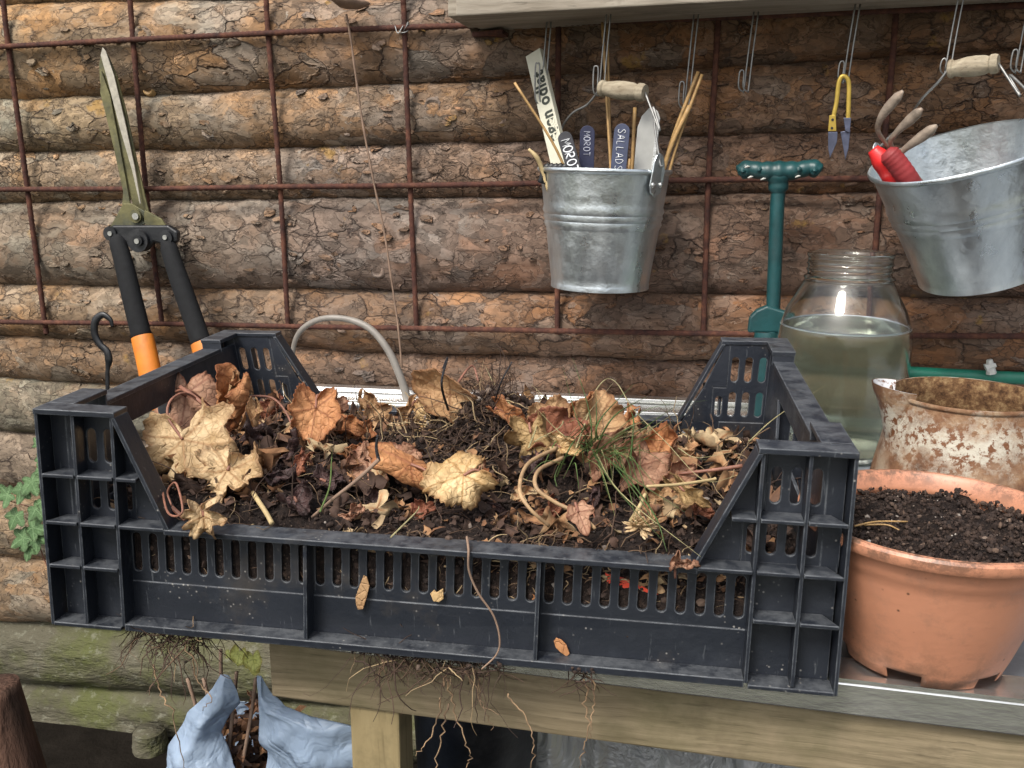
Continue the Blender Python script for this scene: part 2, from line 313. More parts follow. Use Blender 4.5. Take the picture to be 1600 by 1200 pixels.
def leafmat(name, a, b, veinc, spots=.3, tr=.25):
    t = NT(name); v = t.coord((1,1,1), True); n = t.noise(v, 38, 6, .65)
    c = t.mix(t.mapr(n, .32, .68), a, b); at = t.new('ShaderNodeAttribute', attribute_name='vein'); ae = t.new('ShaderNodeAttribute', attribute_name='edge')
    c = t.mix(t.math('MULTIPLY', t.mapr(t.math('ADD', t.math('MULTIPLY', ae.outputs['Fac'], .5), t.noise(v, 60, 5, .7)), .70, 1.0), .75), c, (a[0]*.5, a[1]*.36, a[2]*.30))
    c = t.mix(t.math('MULTIPLY', t.mapr(t.noise(v, 80, 5, .7), .57, .66), spots), c, (.11, .045, .02))
    nv = t.vor(t.vadd(v, t.noise(v, 60, 3, col=True), .01), 150, 'DISTANCE_TO_EDGE', 0); net = t.mapr(nv, 0, .10, 1, 0)
    c = t.mix(t.math('MULTIPLY', net, .22), c, veinc)
    c = t.mix(t.math('MULTIPLY', at.outputs['Fac'], .75), c, veinc)
    h = t.math('SUBTRACT', t.noise(v, 75, 5, .6), t.math('MULTIPLY', net, .25))
    m = t.fin(c, .62, t.bump(h, .0018), 0, .35)
    ti = t.new('ShaderNodeBsdfTranslucent'); t.l.new(c, ti.inputs[0]); mx = t.new('ShaderNodeMixShader'); mx.inputs[0].default_value = tr
    t.l.new(t.b.outputs[0], mx.inputs[1]); t.l.new(ti.outputs[0], mx.inputs[2]); t.l.new(mx.outputs[0], t.out.inputs['Surface'])
    return m
L = {
 'tan': leafmat('leaf_tan', (.40, .225, .105), (.66, .44, .235), (.24, .11, .05), .3, .3),
 'orange': leafmat('leaf_orange', (.42, .165, .065), (.70, .37, .17), (.25, .085, .035), .3, .3),
 'pink': leafmat('leaf_pinkbrown', (.38, .19, .115), (.60, .37, .24), (.20, .07, .04), .3, .3),
 'pale': leafmat('leaf_pale', (.50, .34, .17), (.80, .62, .38), (.36, .19, .08), .25, .3),
 'yellow': leafmat('leaf_yellow', (.54, .34, .14), (.84, .64, .36), (.38, .20, .06), .3, .3),
 'red': leafmat('leaf_red', (.24, .085, .05), (.44, .19, .105), (.15, .045, .025)),
 'dark': leafmat('leaf_dark', (.030, .018, .017), (.085, .045, .042), (.02, .012, .01), .2, .05),
 'black': leafmat('leaf_black', (.008, .008, .010), (.030, .030, .034), (.012, .012, .012), .0, .0),
 'olive': leafmat('leaf_olive', (.28, .18, .075), (.50, .34, .16), (.18, .11, .04)),
 'ivy': leafmat('leaf_ivy', (.06, .12, .045), (.13, .23, .095), (.20, .32, .15), .0),
 'lime': leafmat('leaf_lime', (.55, .58, .14), (.72, .75, .28), (.30, .34, .08), .1),
}
# tinted litter: colour picked by a per-point attribute
def tintmat(name, stops, rough=.8, tr=0, bscale=150):
    t = NT(name); v = t.coord(); a = t.new('ShaderNodeAttribute', attribute_name='tint')
    c = t.ramp(a.outputs['Fac'], stops); n = t.noise(v, 90, 5, .6); c = t.mix(t.mapr(n, .3, .7, 0, .55), c, (.05, .028, .018))
    m = t.fin(c, rough, t.bump(t.noise(v, bscale, 4), .001), 0, .3); return m
M['litter'] = tintmat('leaf_litter', [(0, (.030, .020, .016)), (.35, (.085, .048, .034)), (.6, (.24, .115, .055)), (.8, (.42, .23, .11)), (1, (.50, .38, .22))])
M['crumbs'] = tintmat('soil_crumbs', [(0, (.010, .008, .008)), (.6, (.028, .020, .017)), (.9, (.055, .038, .03)), (.97, (.16, .11, .08)), (1, (.40, .36, .32))], .9)
M['roots'] = tintmat('root_strands', [(0, (.035, .022, .018)), (.5, (.085, .052, .035)), (.8, (.20, .13, .075)), (1, (.48, .36, .20))], .8)
M['grass'] = tintmat('grass_blades', [(0, (.055, .11, .03)), (.6, (.11, .19, .05)), (.8, (.32, .30, .13)), (1, (.55, .48, .27))], .6)
M['stalk'] = simple('leaf_stalk', (.22, .095, .06), .6, var=.35, scale=90)
M['stem'] = simple('pale_stem', (.34, .22, .115), .6, var=.35, scale=60, dirt=(.12, .07, .04))
M['rootskin'] = simple('root_skin', (.26, .17, .095), .8, var=.5, scale=70, dirt=(.06, .04, .03), damt=.8)
M['vine'] = simple('dry_vine', (.22, .145, .10), .8, var=.3)
M['tube'] = simple('grey_tube', (.22, .20, .175), .5, var=.2, scale=30)
M['blacksteel'] = simple('black_plastic', (.008, .009, .011), .42, var=.3, scale=50, dirt=(.09, .09, .09), damt=.3)
M['foam'] = simple('black_foam', (.0075, .008, .009), .8, var=.3, scale=90, bscale=400, spec=.3)
M['orangegrip'] = simple('orange_plastic', (.62, .19, .018), .5, var=.12, scale=40, dirt=(.26, .10, .03), damt=.6)
M['blade'] = simple('algae_blade', (.125, .115, .05), .6, .3, .5, 28, .0008, dirt=(.035, .045, .042), damt=1.)
M['edge'] = simple('blade_edge', (.42, .39, .32), .45, .5, .2, 90)
M['bolt'] = simple('steel_bolt', (.55, .55, .52), .35, .9, .15, 90)
M['green_tool'] = simple('green_enamel', (.009, .055, .058), .42, 0, .3, 30, .0005, dirt=(.02, .035, .035), damt=.5)
M['chip'] = simple('chipped_patch', (.50, .50, .46), .7)
M['green_tube'] = simple('green_plastic_tube', (.010, .14, .09), .4, 0, .2, 40)
M['brass'] = simple('yellow_spring', (.42, .29, .055), .4, .5, .15, 60)
M['bluesteel'] = simple('blued_blade', (.105, .115, .165), .38, .7, .3, 60)
M['redgrip'] = simple('red_rubber', (.60, .022, .022), .38, 0, .12, 40)
M['redgrip2'] = simple('dark_red_rubber', (.24, .022, .024), .6, 0, .2, 40)
M['tine'] = simple('weathered_tine', (.28, .225, .175), .65, .35, .35, 80, .0008, dirt=(.14, .065, .035), damt=.8)
M['ruler'] = simple('cream_painted_wood', (.60, .58, .46), .55, 0, .07, 30)
M['ink'] = simple('black_ink', (.045, .050, .040), .8, 0, .1)
M['slate'] = simple('black_label', (.022, .022, .028), .6, 0, .3, 60, dirt=(.09, .09, .09), damt=.3)
M['navy'] = simple('navy_label', (.012, .015, .045), .6, 0, .25, 60)
M['navy2'] = simple('blue_grey_label', (.045, .055, .10), .6, 0, .2, 60)
M['chalk'] = simple('white_marker', (.80, .82, .84), .7, 0, .05)
M['chalk2'] = simple('grey_marker', (.48, .50, .58), .7, 0, .1)
M['greylabel'] = simple('grey_label', (.36, .36, .34), .5, .2, .12, 40)
M['redplastic'] = simple('red_plastic', (.70, .07, .035), .45, 0, .1)
M['stumpwood'] = simple('stump_wood', (.10, .055, .038), .9, 0, .5, 18, .008, bscale=45, stretch=(1, 1, .3), dirt=(.03, .025, .02), damt=.8, spec=.2)
M['moss'] = simple('moss', (.05, .10, .018), .9, 0, .4, 200, .003)
t = NT('blue_bag_film'); v = t.coord(); t.b.inputs['Transmission Weight'].default_value = 0
m = t.fin(t.mix(t.noise(v, 9, 4), (.34, .45, .60), (.50, .60, .70)), .36, t.bump(t.math('ADD', t.math('ABSOLUTE', t.math('SUBTRACT', t.noise(v, 13, 3, .5, 1.), .5)), t.math('MULTIPLY', t.math('ABSOLUTE', t.math('SUBTRACT', t.noise(v, 34, 3, .5, 1.), .5)), .35)), .016), 0, .5)
ti = t.new('ShaderNodeBsdfTranslucent'); ti.inputs[0].default_value = (.28, .42, .62, 1); mx = t.new('ShaderNodeMixShader'); mx.inputs[0].default_value = .42
t.l.new(t.b.outputs[0], mx.inputs[1]); t.l.new(ti.outputs[0], mx.inputs[2]); t.l.new(mx.outputs[0], t.out.inputs['Surface']); M['bag'] = m
t = NT('clear_film'); v = t.coord(); m = t.fin((.55, .57, .57), .25, t.bump(t.math('ABSOLUTE', t.math('SUBTRACT', t.noise(v, 16, 4, .55, 1.2), .5)), .03), 0, .7); t.b.inputs['Transmission Weight'].default_value = .5; M['film'] = m
M['reflection_lawn'] = simple('reflection_lawn', (.11, .115, .075), .9, 0, .4, 5, .01, bscale=60)
M['ground'] = simple('garden_ground', (.012, .010, .008), 1., 0, .5, 6, .01, bscale=20, spec=.04)

# ------------------------------------------------------------------ ground
g = MB(); n = 40
xs = [-60, -6, -2]+[-1.6+.16*i for i in range(25)]+[4, 8, 60]; ys = [-60, -6, -2]+[-1.4+.16*i for i in range(20)]+[4, 8, 60]
vs = [(x, y, -.72+(.012*mn.noise(Vector((x*3, y*3, 0))) if abs(x) < 3 and abs(y) < 3 else 0)) for y in ys for x in xs]
g.add(vs, [(j*len(xs)+i, j*len(xs)+i+1, (j+1)*len(xs)+i+1, (j+1)*len(xs)+i) for j in range(len(ys)-1) for i in range(len(xs)-1)])
g.build('ground', M['ground'], kind='structure', smooth=True)
b = MB(); b.add([(x, y, -.70) for x, y in ((-60, -60), (60, -60), (60, -1.15), (-60, -1.15))], [(0, 1, 2, 3)]); b.build('reflection_lawn', M['reflection_lawn'], kind='structure')  # unseen sheet added behind the camera to tint reflections in the zinc
b = MB(); b.box((-3.5, 1.7, -.9), (4.5, 2.4, .3)); b.box((-3.5, .99, -.9), (-1.3, 1.7, .3)); b.build('shade_backing', M['backing_dark'], kind='structure')  # backing added behind the gap under the logs so it stays dark

# ------------------------------------------------------------------ log wall
YW = .880
ST = [0, 300, 530, 800, 1060, 1330, 1600]                      # where each joint between logs was read
J = [[-150,-165,-175,-185,-200,-215,-230], [-70,-85,-95,-100,-110,-125,-140], [6, 2, -6, -12, -18, -26, -36], [155, 146, 135, 124, 108, 92, 79], [237, 233, 229, 220, 212, 207, 203],
     [318, 312, 310, 309, 305, 300, 294], [442, 449, 452, 455, 458, 461, 463], [523, 535, 546, 555, 562, 571, 579], [589, 610, 625, 634, 642, 652, 660],
     [672, 688, 700, 712, 722, 734, 745], [762, 776, 790, 802, 812, 824, 836], [867, 880, 890, 902, 912, 925, 938], [968, 985, 1000, 1015, 1030, 1045, 1060],
     [1062, 1082, 1100, 1120, 1140, 1160, 1175], [1150, 1168, 1185, 1200, 1220, 1240, 1260]]
mats = ['bark_brown','bark_tan','bark_wide','bark_tan','bark_fine','bark_grey','bark_wide','bark_brown','bark_green','bark_grey','bark_tan','bark_wide','mossy','mossy']
matr = {3:'bark_red', 4:'bark_red', 2:'bark_red'}
wall = thing('log_wall', 'rustic wall of stacked barked pine logs behind the bench', 'log wall', (.4, YW+.04, -.4))
XS = np.linspace(-1.10, 1.60, 740)
def joint(k):
    P = [atY(px, py, YW) for px, py in zip(ST, J[k])]
    X = [p[0] for p in P]; Z = [p[2] for p in P]
    z = np.interp(XS, X, Z)
    sl = (Z[0]-Z[1])/(X[0]-X[1]); z = np.where(XS < X[0], Z[0]+(XS-X[0])*sl*.6, z); sr = (Z[-1]-Z[-2])/(X[-1]-X[-2]); z = np.where(XS > X[-1], Z[-1]+(XS-X[-1])*sr*.6, z)
    ker = np.ones(41)/41; z = np.convolve(np.pad(z, 20, 'edge'), ker, 'valid')
    return z+np.array([.0022*mn.noise(Vector((x*9, k*3.7, 1)))+.0012*mn.noise(Vector((x*30, k*3.7, 5))) for x in XS])
JZ = [joint(k) for k in range(len(J))]
def frontY(x, z):       # front surface of the wall there
    i = int(np.clip((x-XS[0])/(XS[1]-XS[0]), 0, len(XS)-1))
    for k in range(len(J)-1):
        if JZ[k][i] >= z >= JZ[k+1][i]:
            c = (JZ[k][i]+JZ[k+1][i])/2; r = (JZ[k][i]-JZ[k+1][i])/2; u = (z-c)/r
            return YW+.012-min(.05, r*.85)*math.sqrt(max(0, 1-u*u))
    return YW
for k in range(len(J)-1):
    zt, zb = JZ[k], JZ[k+1]; zc = (zt+zb)/2; rz = (zt-zb)/2*1.05
    ang = np.concatenate([np.linspace(-105, 105, 46), np.array([130, 160, 190, 220])])*math.pi/180   # 0 = towards camera
    nA = len(ang); nx = len(XS)
    wob = np.array([[1+.05*mn.noise(Vector((x*5, math.cos(a)*1.2+k*7, math.sin(a)*1.2)))+.022*mn.noise(Vector((x*16, math.cos(a)*4+k*7, math.sin(a)*4))) for a in ang] for x in XS[::4]])
    wob = np.array([np.interp(XS, XS[::4], wob[:, j]) for j in range(nA)]).T
    ry = np.minimum(.05, rz*.85)[:, None]*wob; rzz = rz[:, None]*(1+(wob-1)*.6)
    yy = YW+.012-np.cos(ang)[None, :]*ry; zz = zc[:, None]+np.sin(ang)[None, :]*rzz
    V = np.stack([np.repeat(XS[:, None], nA, 1), yy, zz], -1).reshape(-1, 3)
    i = np.arange(nx-1)[:, None]; j = np.arange(nA)[None, :]; j2 = (j+1) % nA
    Fq = np.stack([i*nA+j, (i+1)*nA+j, (i+1)*nA+j2, i*nA+j2], -1).reshape(-1, 4)
    me = bpy.data.meshes.new('log'); me.vertices.add(len(V)); me.vertices.foreach_set('co', V.ravel())
    nf = len(Fq); me.loops.add(nf*4); me.loops.foreach_set('vertex_index', Fq[:, ::-1].ravel().astype(np.int32)); me.polygons.add(nf)
    me.polygons.foreach_set('loop_start', np.arange(0, nf*4, 4, dtype=np.int32)); me.update(calc_edges=True); me.validate()
    me.polygons.foreach_set('use_smooth', [True]*nf)
    o = bpy.data.objects.new('log', me); COL.objects.link(o); me.materials.append(M[mats[k]])
    o.parent = wall; o.matrix_parent_inverse = Matrix.Translation(wall.location).inverted()
for (px, py, w_) in ((238, 140, 9), (243, 60, 13), (338, 205, 11), (683, 168, 12), (26, 484, 12), (1255, 150, 10), (600, 420, 10), (1330, 545, 11)):
    c0_ = atY(px, py, YW); yk = frontY(c0_[0], c0_[2]); c0_ = np.array([c0_[0], yk+.001, c0_[2]]); r_ = w_/1050
    kn = MB(); kn.lathe([(r_*1.5, -.004), (r_*1.25, .0015), (r_*1.0, .0045), (r_*.8, .0035), (r_*.55, .0005), (r_*.45, .0015), (r_*.2, .0005), (0, .001)], c0_, 26, rotm_('X', math.pi/2), lambda a, z: 1+.16*mn.noise(Vector((math.cos(a)*1.5+px, math.sin(a)*1.5, z*90))))
    kn.build('knot', M['bark_grey'] if px != 238 else M['bamboo'], wall, smooth=True)
# lifted bark flakes: thin curled chips on the log faces
fl = MB(); tint = []
for q in range(900):
    x = RG.uniform(-.62, 1.18); z = RG.uniform(-.33, .62); y = frontY(x, z)-.0035
    k = next((k for k in range(len(J)-1) if JZ[k][int(np.clip((x-XS[0])/(XS[1]-XS[0]), 0, len(XS)-1))] >= z >= JZ[k+1][int(np.clip((x-XS[0])/(XS[1]-XS[0]), 0, len(XS)-1))]), None)
    if k is None: continue
    w = RG.uniform(.004, .015); h = w*RG.uniform(.22, .55); rot = RG.uniform(-.4, .4); n = RG.randint(6, 9)
    dy = (frontY(x, z+.004)-frontY(x, z-.004))/.008; dy = max(-2, min(2, dy)); lift = RG.uniform(.0, .25)
    rim = []
    for i in range(n):
        a = 2*math.pi*i/n; rr = RG.uniform(.55, 1.15); u = math.cos(a)*w*rr; vv = math.sin(a)*h*rr; u, vv = u*math.cos(rot)-vv*math.sin(rot), u*math.sin(rot)+vv*math.cos(rot)
        rim.append((x+u, y+vv*dy+(vv*lift)-.0012*RG.random()-.0003, z+vv))
    o0 = len(fl.v); vs = rim+[(px_, py_+.003, pz_) for px_, py_, pz_ in rim]+[(x, y-.0012, z)]
    fl.add(vs, [(i, (i+1) % n, 2*n) for i in range(n)]+[(i, n+i, n+(i+1) % n, (i+1) % n) for i in range(n)])
    tv = RG.random()**1.3; tint += [tv]*len(vs)
M['flake'] = tintmat('bark_flakes', [(0, (.09, .055, .04)), (.35, (.17, .105, .075)), (.7, (.24, .145, .09)), (.92, (.25, .22, .18)), (1, (.40, .38, .33))], .9)
fl.build('bark_flake_layer', M['bark_brown'], wall, kind='stuff', attr={'tint': tint})

# ------------------------------------------------------------------ reinforcing mesh
GO = np.array([-.784, .835, .746]); GP = .256; GR = -.0147
def gpt(i, j, dy=0.): x, z = GP*i, -GP*j; return np.array([GO[0]+x*math.cos(GR)+z*math.sin(GR), GO[1]+dy, GO[2]-x*math.sin(GR)+z*math.cos(GR)])
def grid_at(px, py, dy=0): return atY(px, py, GO[1]+dy)
mesh = thing('reinforcing_mesh', 'rusty square steel reinforcing mesh hung flat in front of the log wall', 'wire mesh', (.3, .835, .2))
def rebar(path, r=.0042):
    P = spline(path, 24); m = MB(); L_ = 0; rr = []
    Q = [P[0]]
    for a, b_ in zip(P, P[1:]):
        d = np.linalg.norm(b_-a); k = max(1, int(d/.0035))
        for s_ in range(1, k+1): Q.append(a+(b_-a)*s_/k)
    rr = [r*(1.13 if i % 2 else .93) for i in range(len(Q))]; m.tube(Q, rr, 8)
    return m.build('bar', M['rust'], mesh, smooth=True)
VB = [[(0,-40),(5,0),(13,72),(43,296),(70,504),(72,512)], [(199,-40),(203,0),(208,63),(228,294),(253,505)], [(413,-40),(416,0),(419,53),(438,293),(450,512)], [(628,-40),(630,0),(632,43),(641,290),(651,516)],
      [(873,-40),(873,0),(872,100),(871,290),(871,522)], [(1124,-40),(1122,30),(1117,120),(1107,281),(1099,523)], [(1402,-40),(1400,20),(1392,120),(1376,281),(1358,525)], [(1690,-40),(1680,60),(1655,281),(1630,528)], [(-215,-30),(-190,296),(-165,504)]]
for P_ in VB: rebar([grid_at(x, y, .004) for x, y in P_])
for P_ in ([(-260,84),(0,73),(208,62),(419,52),(632,43),(870,36),(1120,27),(1700,4)], [(-260,298),(0,296),(228,295),(438,292),(641,290),(870,286),(1107,281),(1375,279),(1700,276)], [(-260,500),(0,503),(253,506),(450,510),(650,513),(871,517),(1099,521),(1365,524),(1700,526)]):
    rebar([grid_at(x, y, -.004) for x, y in P_])
m = MB()
for a in range(3): c0 = grid_at(632, 44); m.tube([c0+.0085*np.array([math.cos(t_+a), math.sin(t_*1.)*1.0, math.sin(t_+a*2)*.9]) for t_ in np.linspace(0, 6.3, 16)], .0009, 5)
m.tube(spline([grid_at(630,40,-.008), grid_at(622,52,-.012), grid_at(617,40,-.008)]), .0009, 5); m.build('tie_wire', M['wire'], mesh, smooth=True)

# ------------------------------------------------------------------ shelf with hooks
sh = thing('wall_shelf', 'weathered grey wooden shelf board above the hanging buckets', 'shelf', (.6, .78, .553))
def sl(px): return atY(px, 25-(px-712)*.053, .69)
a0 = sl(712); a1 = sl(1900)
m = MB(); m.prism([(a0[0], .69, a0[2]), (a1[0], .69, a1[2]), (a1[0], .86, a1[2]+.004), (a0[0], .86, a0[2]+.001)], (0, 0, .040)); bevel(m.build('board', M['shelf'], sh), .002)
m = MB(); m.prism([(a0[0]-.019, .72, a0[2]+.004), (a0[0]-.002, .72, a0[2]+.004), (a0[0]-.002, .86, a0[2]+.004), (a0[0]-.019, .86, a0[2]+.004)], (0, 0, .04)); bevel(m.build('end_board', M['shelf'], sh), .002)
m = MB(); m.prism([(a0[0]-.012, .83, a0[2]-.008), (a0[0]+.04, .80, a0[2]-.009), (a0[0]+.04, .85, a0[2]-.009), (a0[0]-.012, .86, a0[2]-.008)], (0, 0, .006)); m.build('bracket', M['rust'], sh)
HK = [(848, 160, 100, .78, 'straight wire hook hanging behind the cream stick'), (939, 148, 104, .74, 'wire hook holding the wooden grip of the left bucket'), (1073, 168, 128, .78, 'wire hook above the bamboo sticks right of the left bucket'),
      (1166, 142, 110, .78, 'empty wire hook above the green T-handle'), (1322, 128, 96, .76, 'wire hook carrying the small yellow snips'), (1481, 116, 92, .72, 'wire hook holding the grip of the tilted right bucket'), (1592, 112, 78, .74, 'rightmost wire hook near the picture edge')]
for px, ylow, yloop, Y, lab in HK:
    lo = atY(px, ylow, Y); lp = atY(px-7, yloop, Y); top = sl(max(px, 720))[2]+.0005; w = .0030
    x0 = lo[0]; x1 = lp[0]
    P = [(x0+.007-w, Y+.004, top), (x0+.003-w, Y+.004, (top+lo[2])/2), (x0-w, Y+.003, lo[2]+.004), (x0-w-.001, Y, lo[2]-.001), (x1-w, Y-.004, lo[2]+.005), (x1-w, Y-.005, lp[2]-.004), (x1, Y-.005, lp[2]), (x1+w, Y-.005, lp[2]-.004), (x1+w, Y-.004, lo[2]+.005), (x0+w-.001, Y, lo[2]-.001), (x0+w, Y+.003, lo[2]+.004), (x0+.003+w, Y+.004, (top+lo[2])/2), (x0+.007+w, Y+.004, top)]
    m = MB(); m.tube(spline(P, 5), .0011, 6); tag(m.build('wire_hook', M['wire'], smooth=True), lab, 'hook', 'wire hooks hanging under the shelf')

# ------------------------------------------------------------------ buckets
def rotm(ax, a): return np.array(Matrix.Rotation(a, 3, ax))
def bucket(c_bot, R0, R1, H, Mx, name_label, ear_ang, grip_pts, bail_l, bail_r):
    """c_bot world base centre, R0 base radius, R1 rim radius"""
    th = thing('bucket', name_label, 'bucket', c_bot, 'zinc buckets hung under the shelf')
    prof = [(.0, .010), (R0*.93, .010), (R0*.97, .004), (R0*.985, 0), (R0*1.02, 0), (R0*1.02, .007)]
    def rr(z): return R0+(R1-R0)*z/H
    pts = [.008]+[H*f for f in (.1,.2,.3,.4,.5)]
    for f in (.545, .60, .655):
        pts += [(H*f-.0065), (H*f, 1), (H*f+.0065)]
    pts += [H*f for f in (.75,.82,.9,.96)]
    for p in pts:
        if isinstance(p, tuple): prof.append((rr(p[0])+.0022, p[0]))
        else: prof.append((rr(p), p))
    prof += [(R1+.0005, H-.006), (R1+.003, H-.004), (R1+.0035, H-.001), (R1+.002, H+.001), (R1-.0005, H), (R1-.0015, H-.006), (rr(H*.6)-.0015, H*.6), (R0-.001, .012), (0, .012)]
    dent = lambda a, z: 1+.006*math.sin(2*a+1)+.004*math.sin(3*a+z*20)
    m = MB(); m.lathe(prof, c_bot, 96, Mx, dent); smooth_angle(m.build('body', M['zinc'], th), 50)
    # ears
    for ea in (ear_ang, ear_ang+math.pi):
        er = MB(); u = np.array([math.cos(ea), math.sin(ea), 0]); w = np.array([-math.sin(ea), math.cos(ea), 0])
        ol = [(-.014, -.020), (-.010, -.030), (0, -.035), (.010, -.030), (.014, -.020), (.013, -.002), (.0105, .012), (.006, .020), (0, .023), (-.006, .020), (-.0105, .012), (-.013, -.002)]
        P = []
        for q, (s_, z_) in enumerate(ol): P.append(c_bot+Mx@(u*(rr(H+min(z_, 0))+.0042)+w*s_+np.array([0, 0, H+z_])))
        ex = Mx@(u*.0022); er.prism(P, ex); ob = er.build('ear', M['zinc'], th); bevel(ob, .0012)
        for s_ in (-.008, .008):
            rv = MB(); cc = c_bot+Mx@(u*(rr(H-.02)+.0062)+w*s_+np.array([0, 0, H-.019])); rv.tube([cc, cc+Mx@(u*.0016), cc+Mx@(u*.003)], [.0042, .0038, .0014], 12); rv.build('rivet', M['bolt'], ob, smooth=True)
            rv_o = None
    m = MB(); e1 = c_bot+Mx@(np.array([math.cos(ear_ang), math.sin(ear_ang), 0])*(R1+.006)+np.array([0, 0, H+.012])); e2 = c_bot+Mx@(-np.array([math.cos(ear_ang), math.sin(ear_ang), 0])*(R1+.006)+np.array([0, 0, H+.012]))
    g0, g1 = [np.array(p) for p in grip_pts]
    m.tube(spline([e1+np.array([.004, 0, -.006]), e1]+[np.array(p) for p in bail_r]+[g1], 8), .0016, 7)
    m.tube(spline([g0]+[np.array(p) for p in bail_l]+[e2, e2+np.array([-.004, 0, -.006])], 8), .0016, 7)
    hb = m.build('handle_wire', M['wire'], th, smooth=True)
    m = MB(); d = g1-g0; prof_g = [(0,.003),(0,.0098),(.03,.0112),(.08,.0115),(.11,.0095),(.16,.0098),(.35,.0120),(.55,.0125),(.74,.0115),(.82,.0095),(.86,.0118),(.95,.0118),(1,.0105),(1,.0035)]
    m.tube([g0+d*a_+np.array([0,0,0]) for a_, _ in [(x_+i*1e-4, r_) for i, (x_, r_) in enumerate(prof_g)]], [r_ for _, r_ in prof_g], 20); smooth_angle(m.build('grip', M['grip'], th), 40)
    return th
B1 = np.array([.348, .745, .190])
bucket(B1, .068, .0900, .165, rotm('Y', .02), 'upright galvanised bucket holding plant labels and sticks', math.radians(-36),
       (atY(938, 138, .742), atY(1008, 145, .715)), [atY(918, 163, .755), atY(893, 178, .77), atY(876, 205, .79)], [atY(1020, 168, .705), atY(1031, 205, .693)])
B2 = atY(1527, 441, .70); B2c = atY(1501, 240, .69)
axis = (B2c-B2)/np.linalg.norm(B2c-B2)
Mx2 = rotm('Y', -.30)@rotm('X', .20)
B2 = atY(1535, 424, .70)
bucket(B2, .075, .108, .160, Mx2, 'tilted galvanised bucket at the right edge holding red tool handles', math.radians(-42),
       (atY(1482, 108, .715), atY(1560, 99, .69)), [atY(1466, 128, .72), atY(1440, 155, .74), atY(1418, 185, .78)], [atY(1580, 118, .675), atY(1594, 150, .66)])

# ------------------------------------------------------------------ things standing in the left bucket
def plank(px0, py0, px1, py1, Y, wpx, th, name, mat, lab, cat, tip='square', parent=None, yaw=0, group=None, Y1=None):
    """flat stick from bottom (px0,py0) to top (px1,py1); width across the picture"""
    a = atY(px0, py0, Y); b = atY(px1, py1, Y if Y1 is None else Y1); d = b-a; Ln = np.linalg.norm(d); d /= Ln
    s = np.cross(d, np.array([math.sin(yaw), -math.cos(yaw), 0])); s /= np.linalg.norm(s); s = -s if s[0] < 0 else s
    nrm = np.cross(s, d); nrm = nrm if nrm[1] < 0 else -nrm
    w = wpx/ppm(a)/2
    if tip == 'round': prof = [(-w, 0), (w, 0)]+[(w*math.cos(q), Ln-w+w*math.sin(q)) for q in np.linspace(0, math.pi, 14)]
    elif tip == 'slant': prof = [(-w, 0), (w, 0), (w, Ln-w*.9), (w*.75, Ln-w*.3), (w*.3, Ln), (-w*.1, Ln-w*.05), (-w*.7, Ln-w*.8), (-w, Ln-w*1.8)]
    else: prof = [(-w, 0), (w, 0), (w, Ln), (-w, Ln-.002)]
    m = MB(); m.prism([a+s*x+d*y-nrm*th/2 for x, y in prof], nrm*th); o = m.build(name, mat, parent); bevel(o, min(.0008, th*.3), 2)
    if lab: tag(o, lab, cat, group)
    return o, a, d, s, nrm, Ln, w
GL = {'M': [[(0,0),(.08,1),(.5,.35),(.92,1),(1,0)]], 'O': [[(.5+.45*math.cos(a), .5+.5*math.sin(a)) for a in np.linspace(1.3, 7.7, 16)]], 'R': [[(0,0),(.05,1)], [(.0,.95),(.6,1),(.8,.75),(.6,.5),(.05,.45),(.85,0)]],
      'T': [[(.5,0),(.5,1)], [(0,1),(1,.98)]], 'S': [[(.85,.85),(.5,1),(.12,.78),(.5,.52),(.85,.25),(.5,0),(.1,.12)]], 'A': [[(0,0),(.45,1),(.9,0)], [(.2,.35),(.72,.35)]], 'L': [[(.1,1),(.05,0),(.8,.02)]], 'D': [[(.05,0),(.05,1),(.6,.85),(.85,.5),(.6,.12),(.05,0)]]}
def lettering(text, a, d, s, nrm, th, start, step, size, rad, mat, parent, fw=.62, off=0.):
    """runs from the tip downwards, letter tops to the right"""
    m = MB(); base = a+nrm*(th/2+.0004)
    for i, ch in enumerate(text):
        o = base+d*(start-i*step)+s*(off)
        for st in GL[ch]:
            P = [o-d*(x*size*fw)+s*((y-.5)*size) for x, y in st]
            m.tube(spline(P, 3) if len(P) > 2 else P, rad*RG.uniform(.85, 1.15), 6, flat=.5)
    return m.build('lettering', mat, parent, smooth=True)
# cream stick with printed words: square section, two faces seen
o, a, d, s, nn, Ln, w = plank(893, 330, 835, 82, .735, 28, .011, 'printed_stick', M['ruler'], 'cream wooden stick printed egen odlat in the left bucket', 'garden stick', yaw=-.32, Y1=.80)
def word(txt, start_l, size, off):
    cu = bpy.data.curves.new('printed_words', 'FONT'); cu.body = txt; cu.size = size; cu.offset = size*.034; cu.extrude = .00015; cu.space_character = 1.12
    to = bpy.data.objects.new('printed_words', cu); COL.objects.link(to)
    dg = bpy.context.evaluated_depsgraph_get(); me = bpy.data.meshes.new_from_object(to.evaluated_get(dg)); bpy.data.objects.remove(to)
    ob = bpy.data.objects.new('printed_words', me); COL.objects.link(ob); me.materials.clear(); me.materials.append(M['ink'])
    R_ = Matrix((( d[0], -s[0], nn[0]), (d[1], -s[1], nn[1]), (d[2], -s[2], nn[2]))).to_4x4()
    P0 = a+d*start_l+s*off+nn*(.011/2+.0003); ob.matrix_world = Matrix.Translation(Vector(P0))@R_@Matrix.Diagonal((.92, 1.05, 1, 1)); ob.parent = o
    return ob
word('egen odlat', Ln*.43, .0240, .0088)
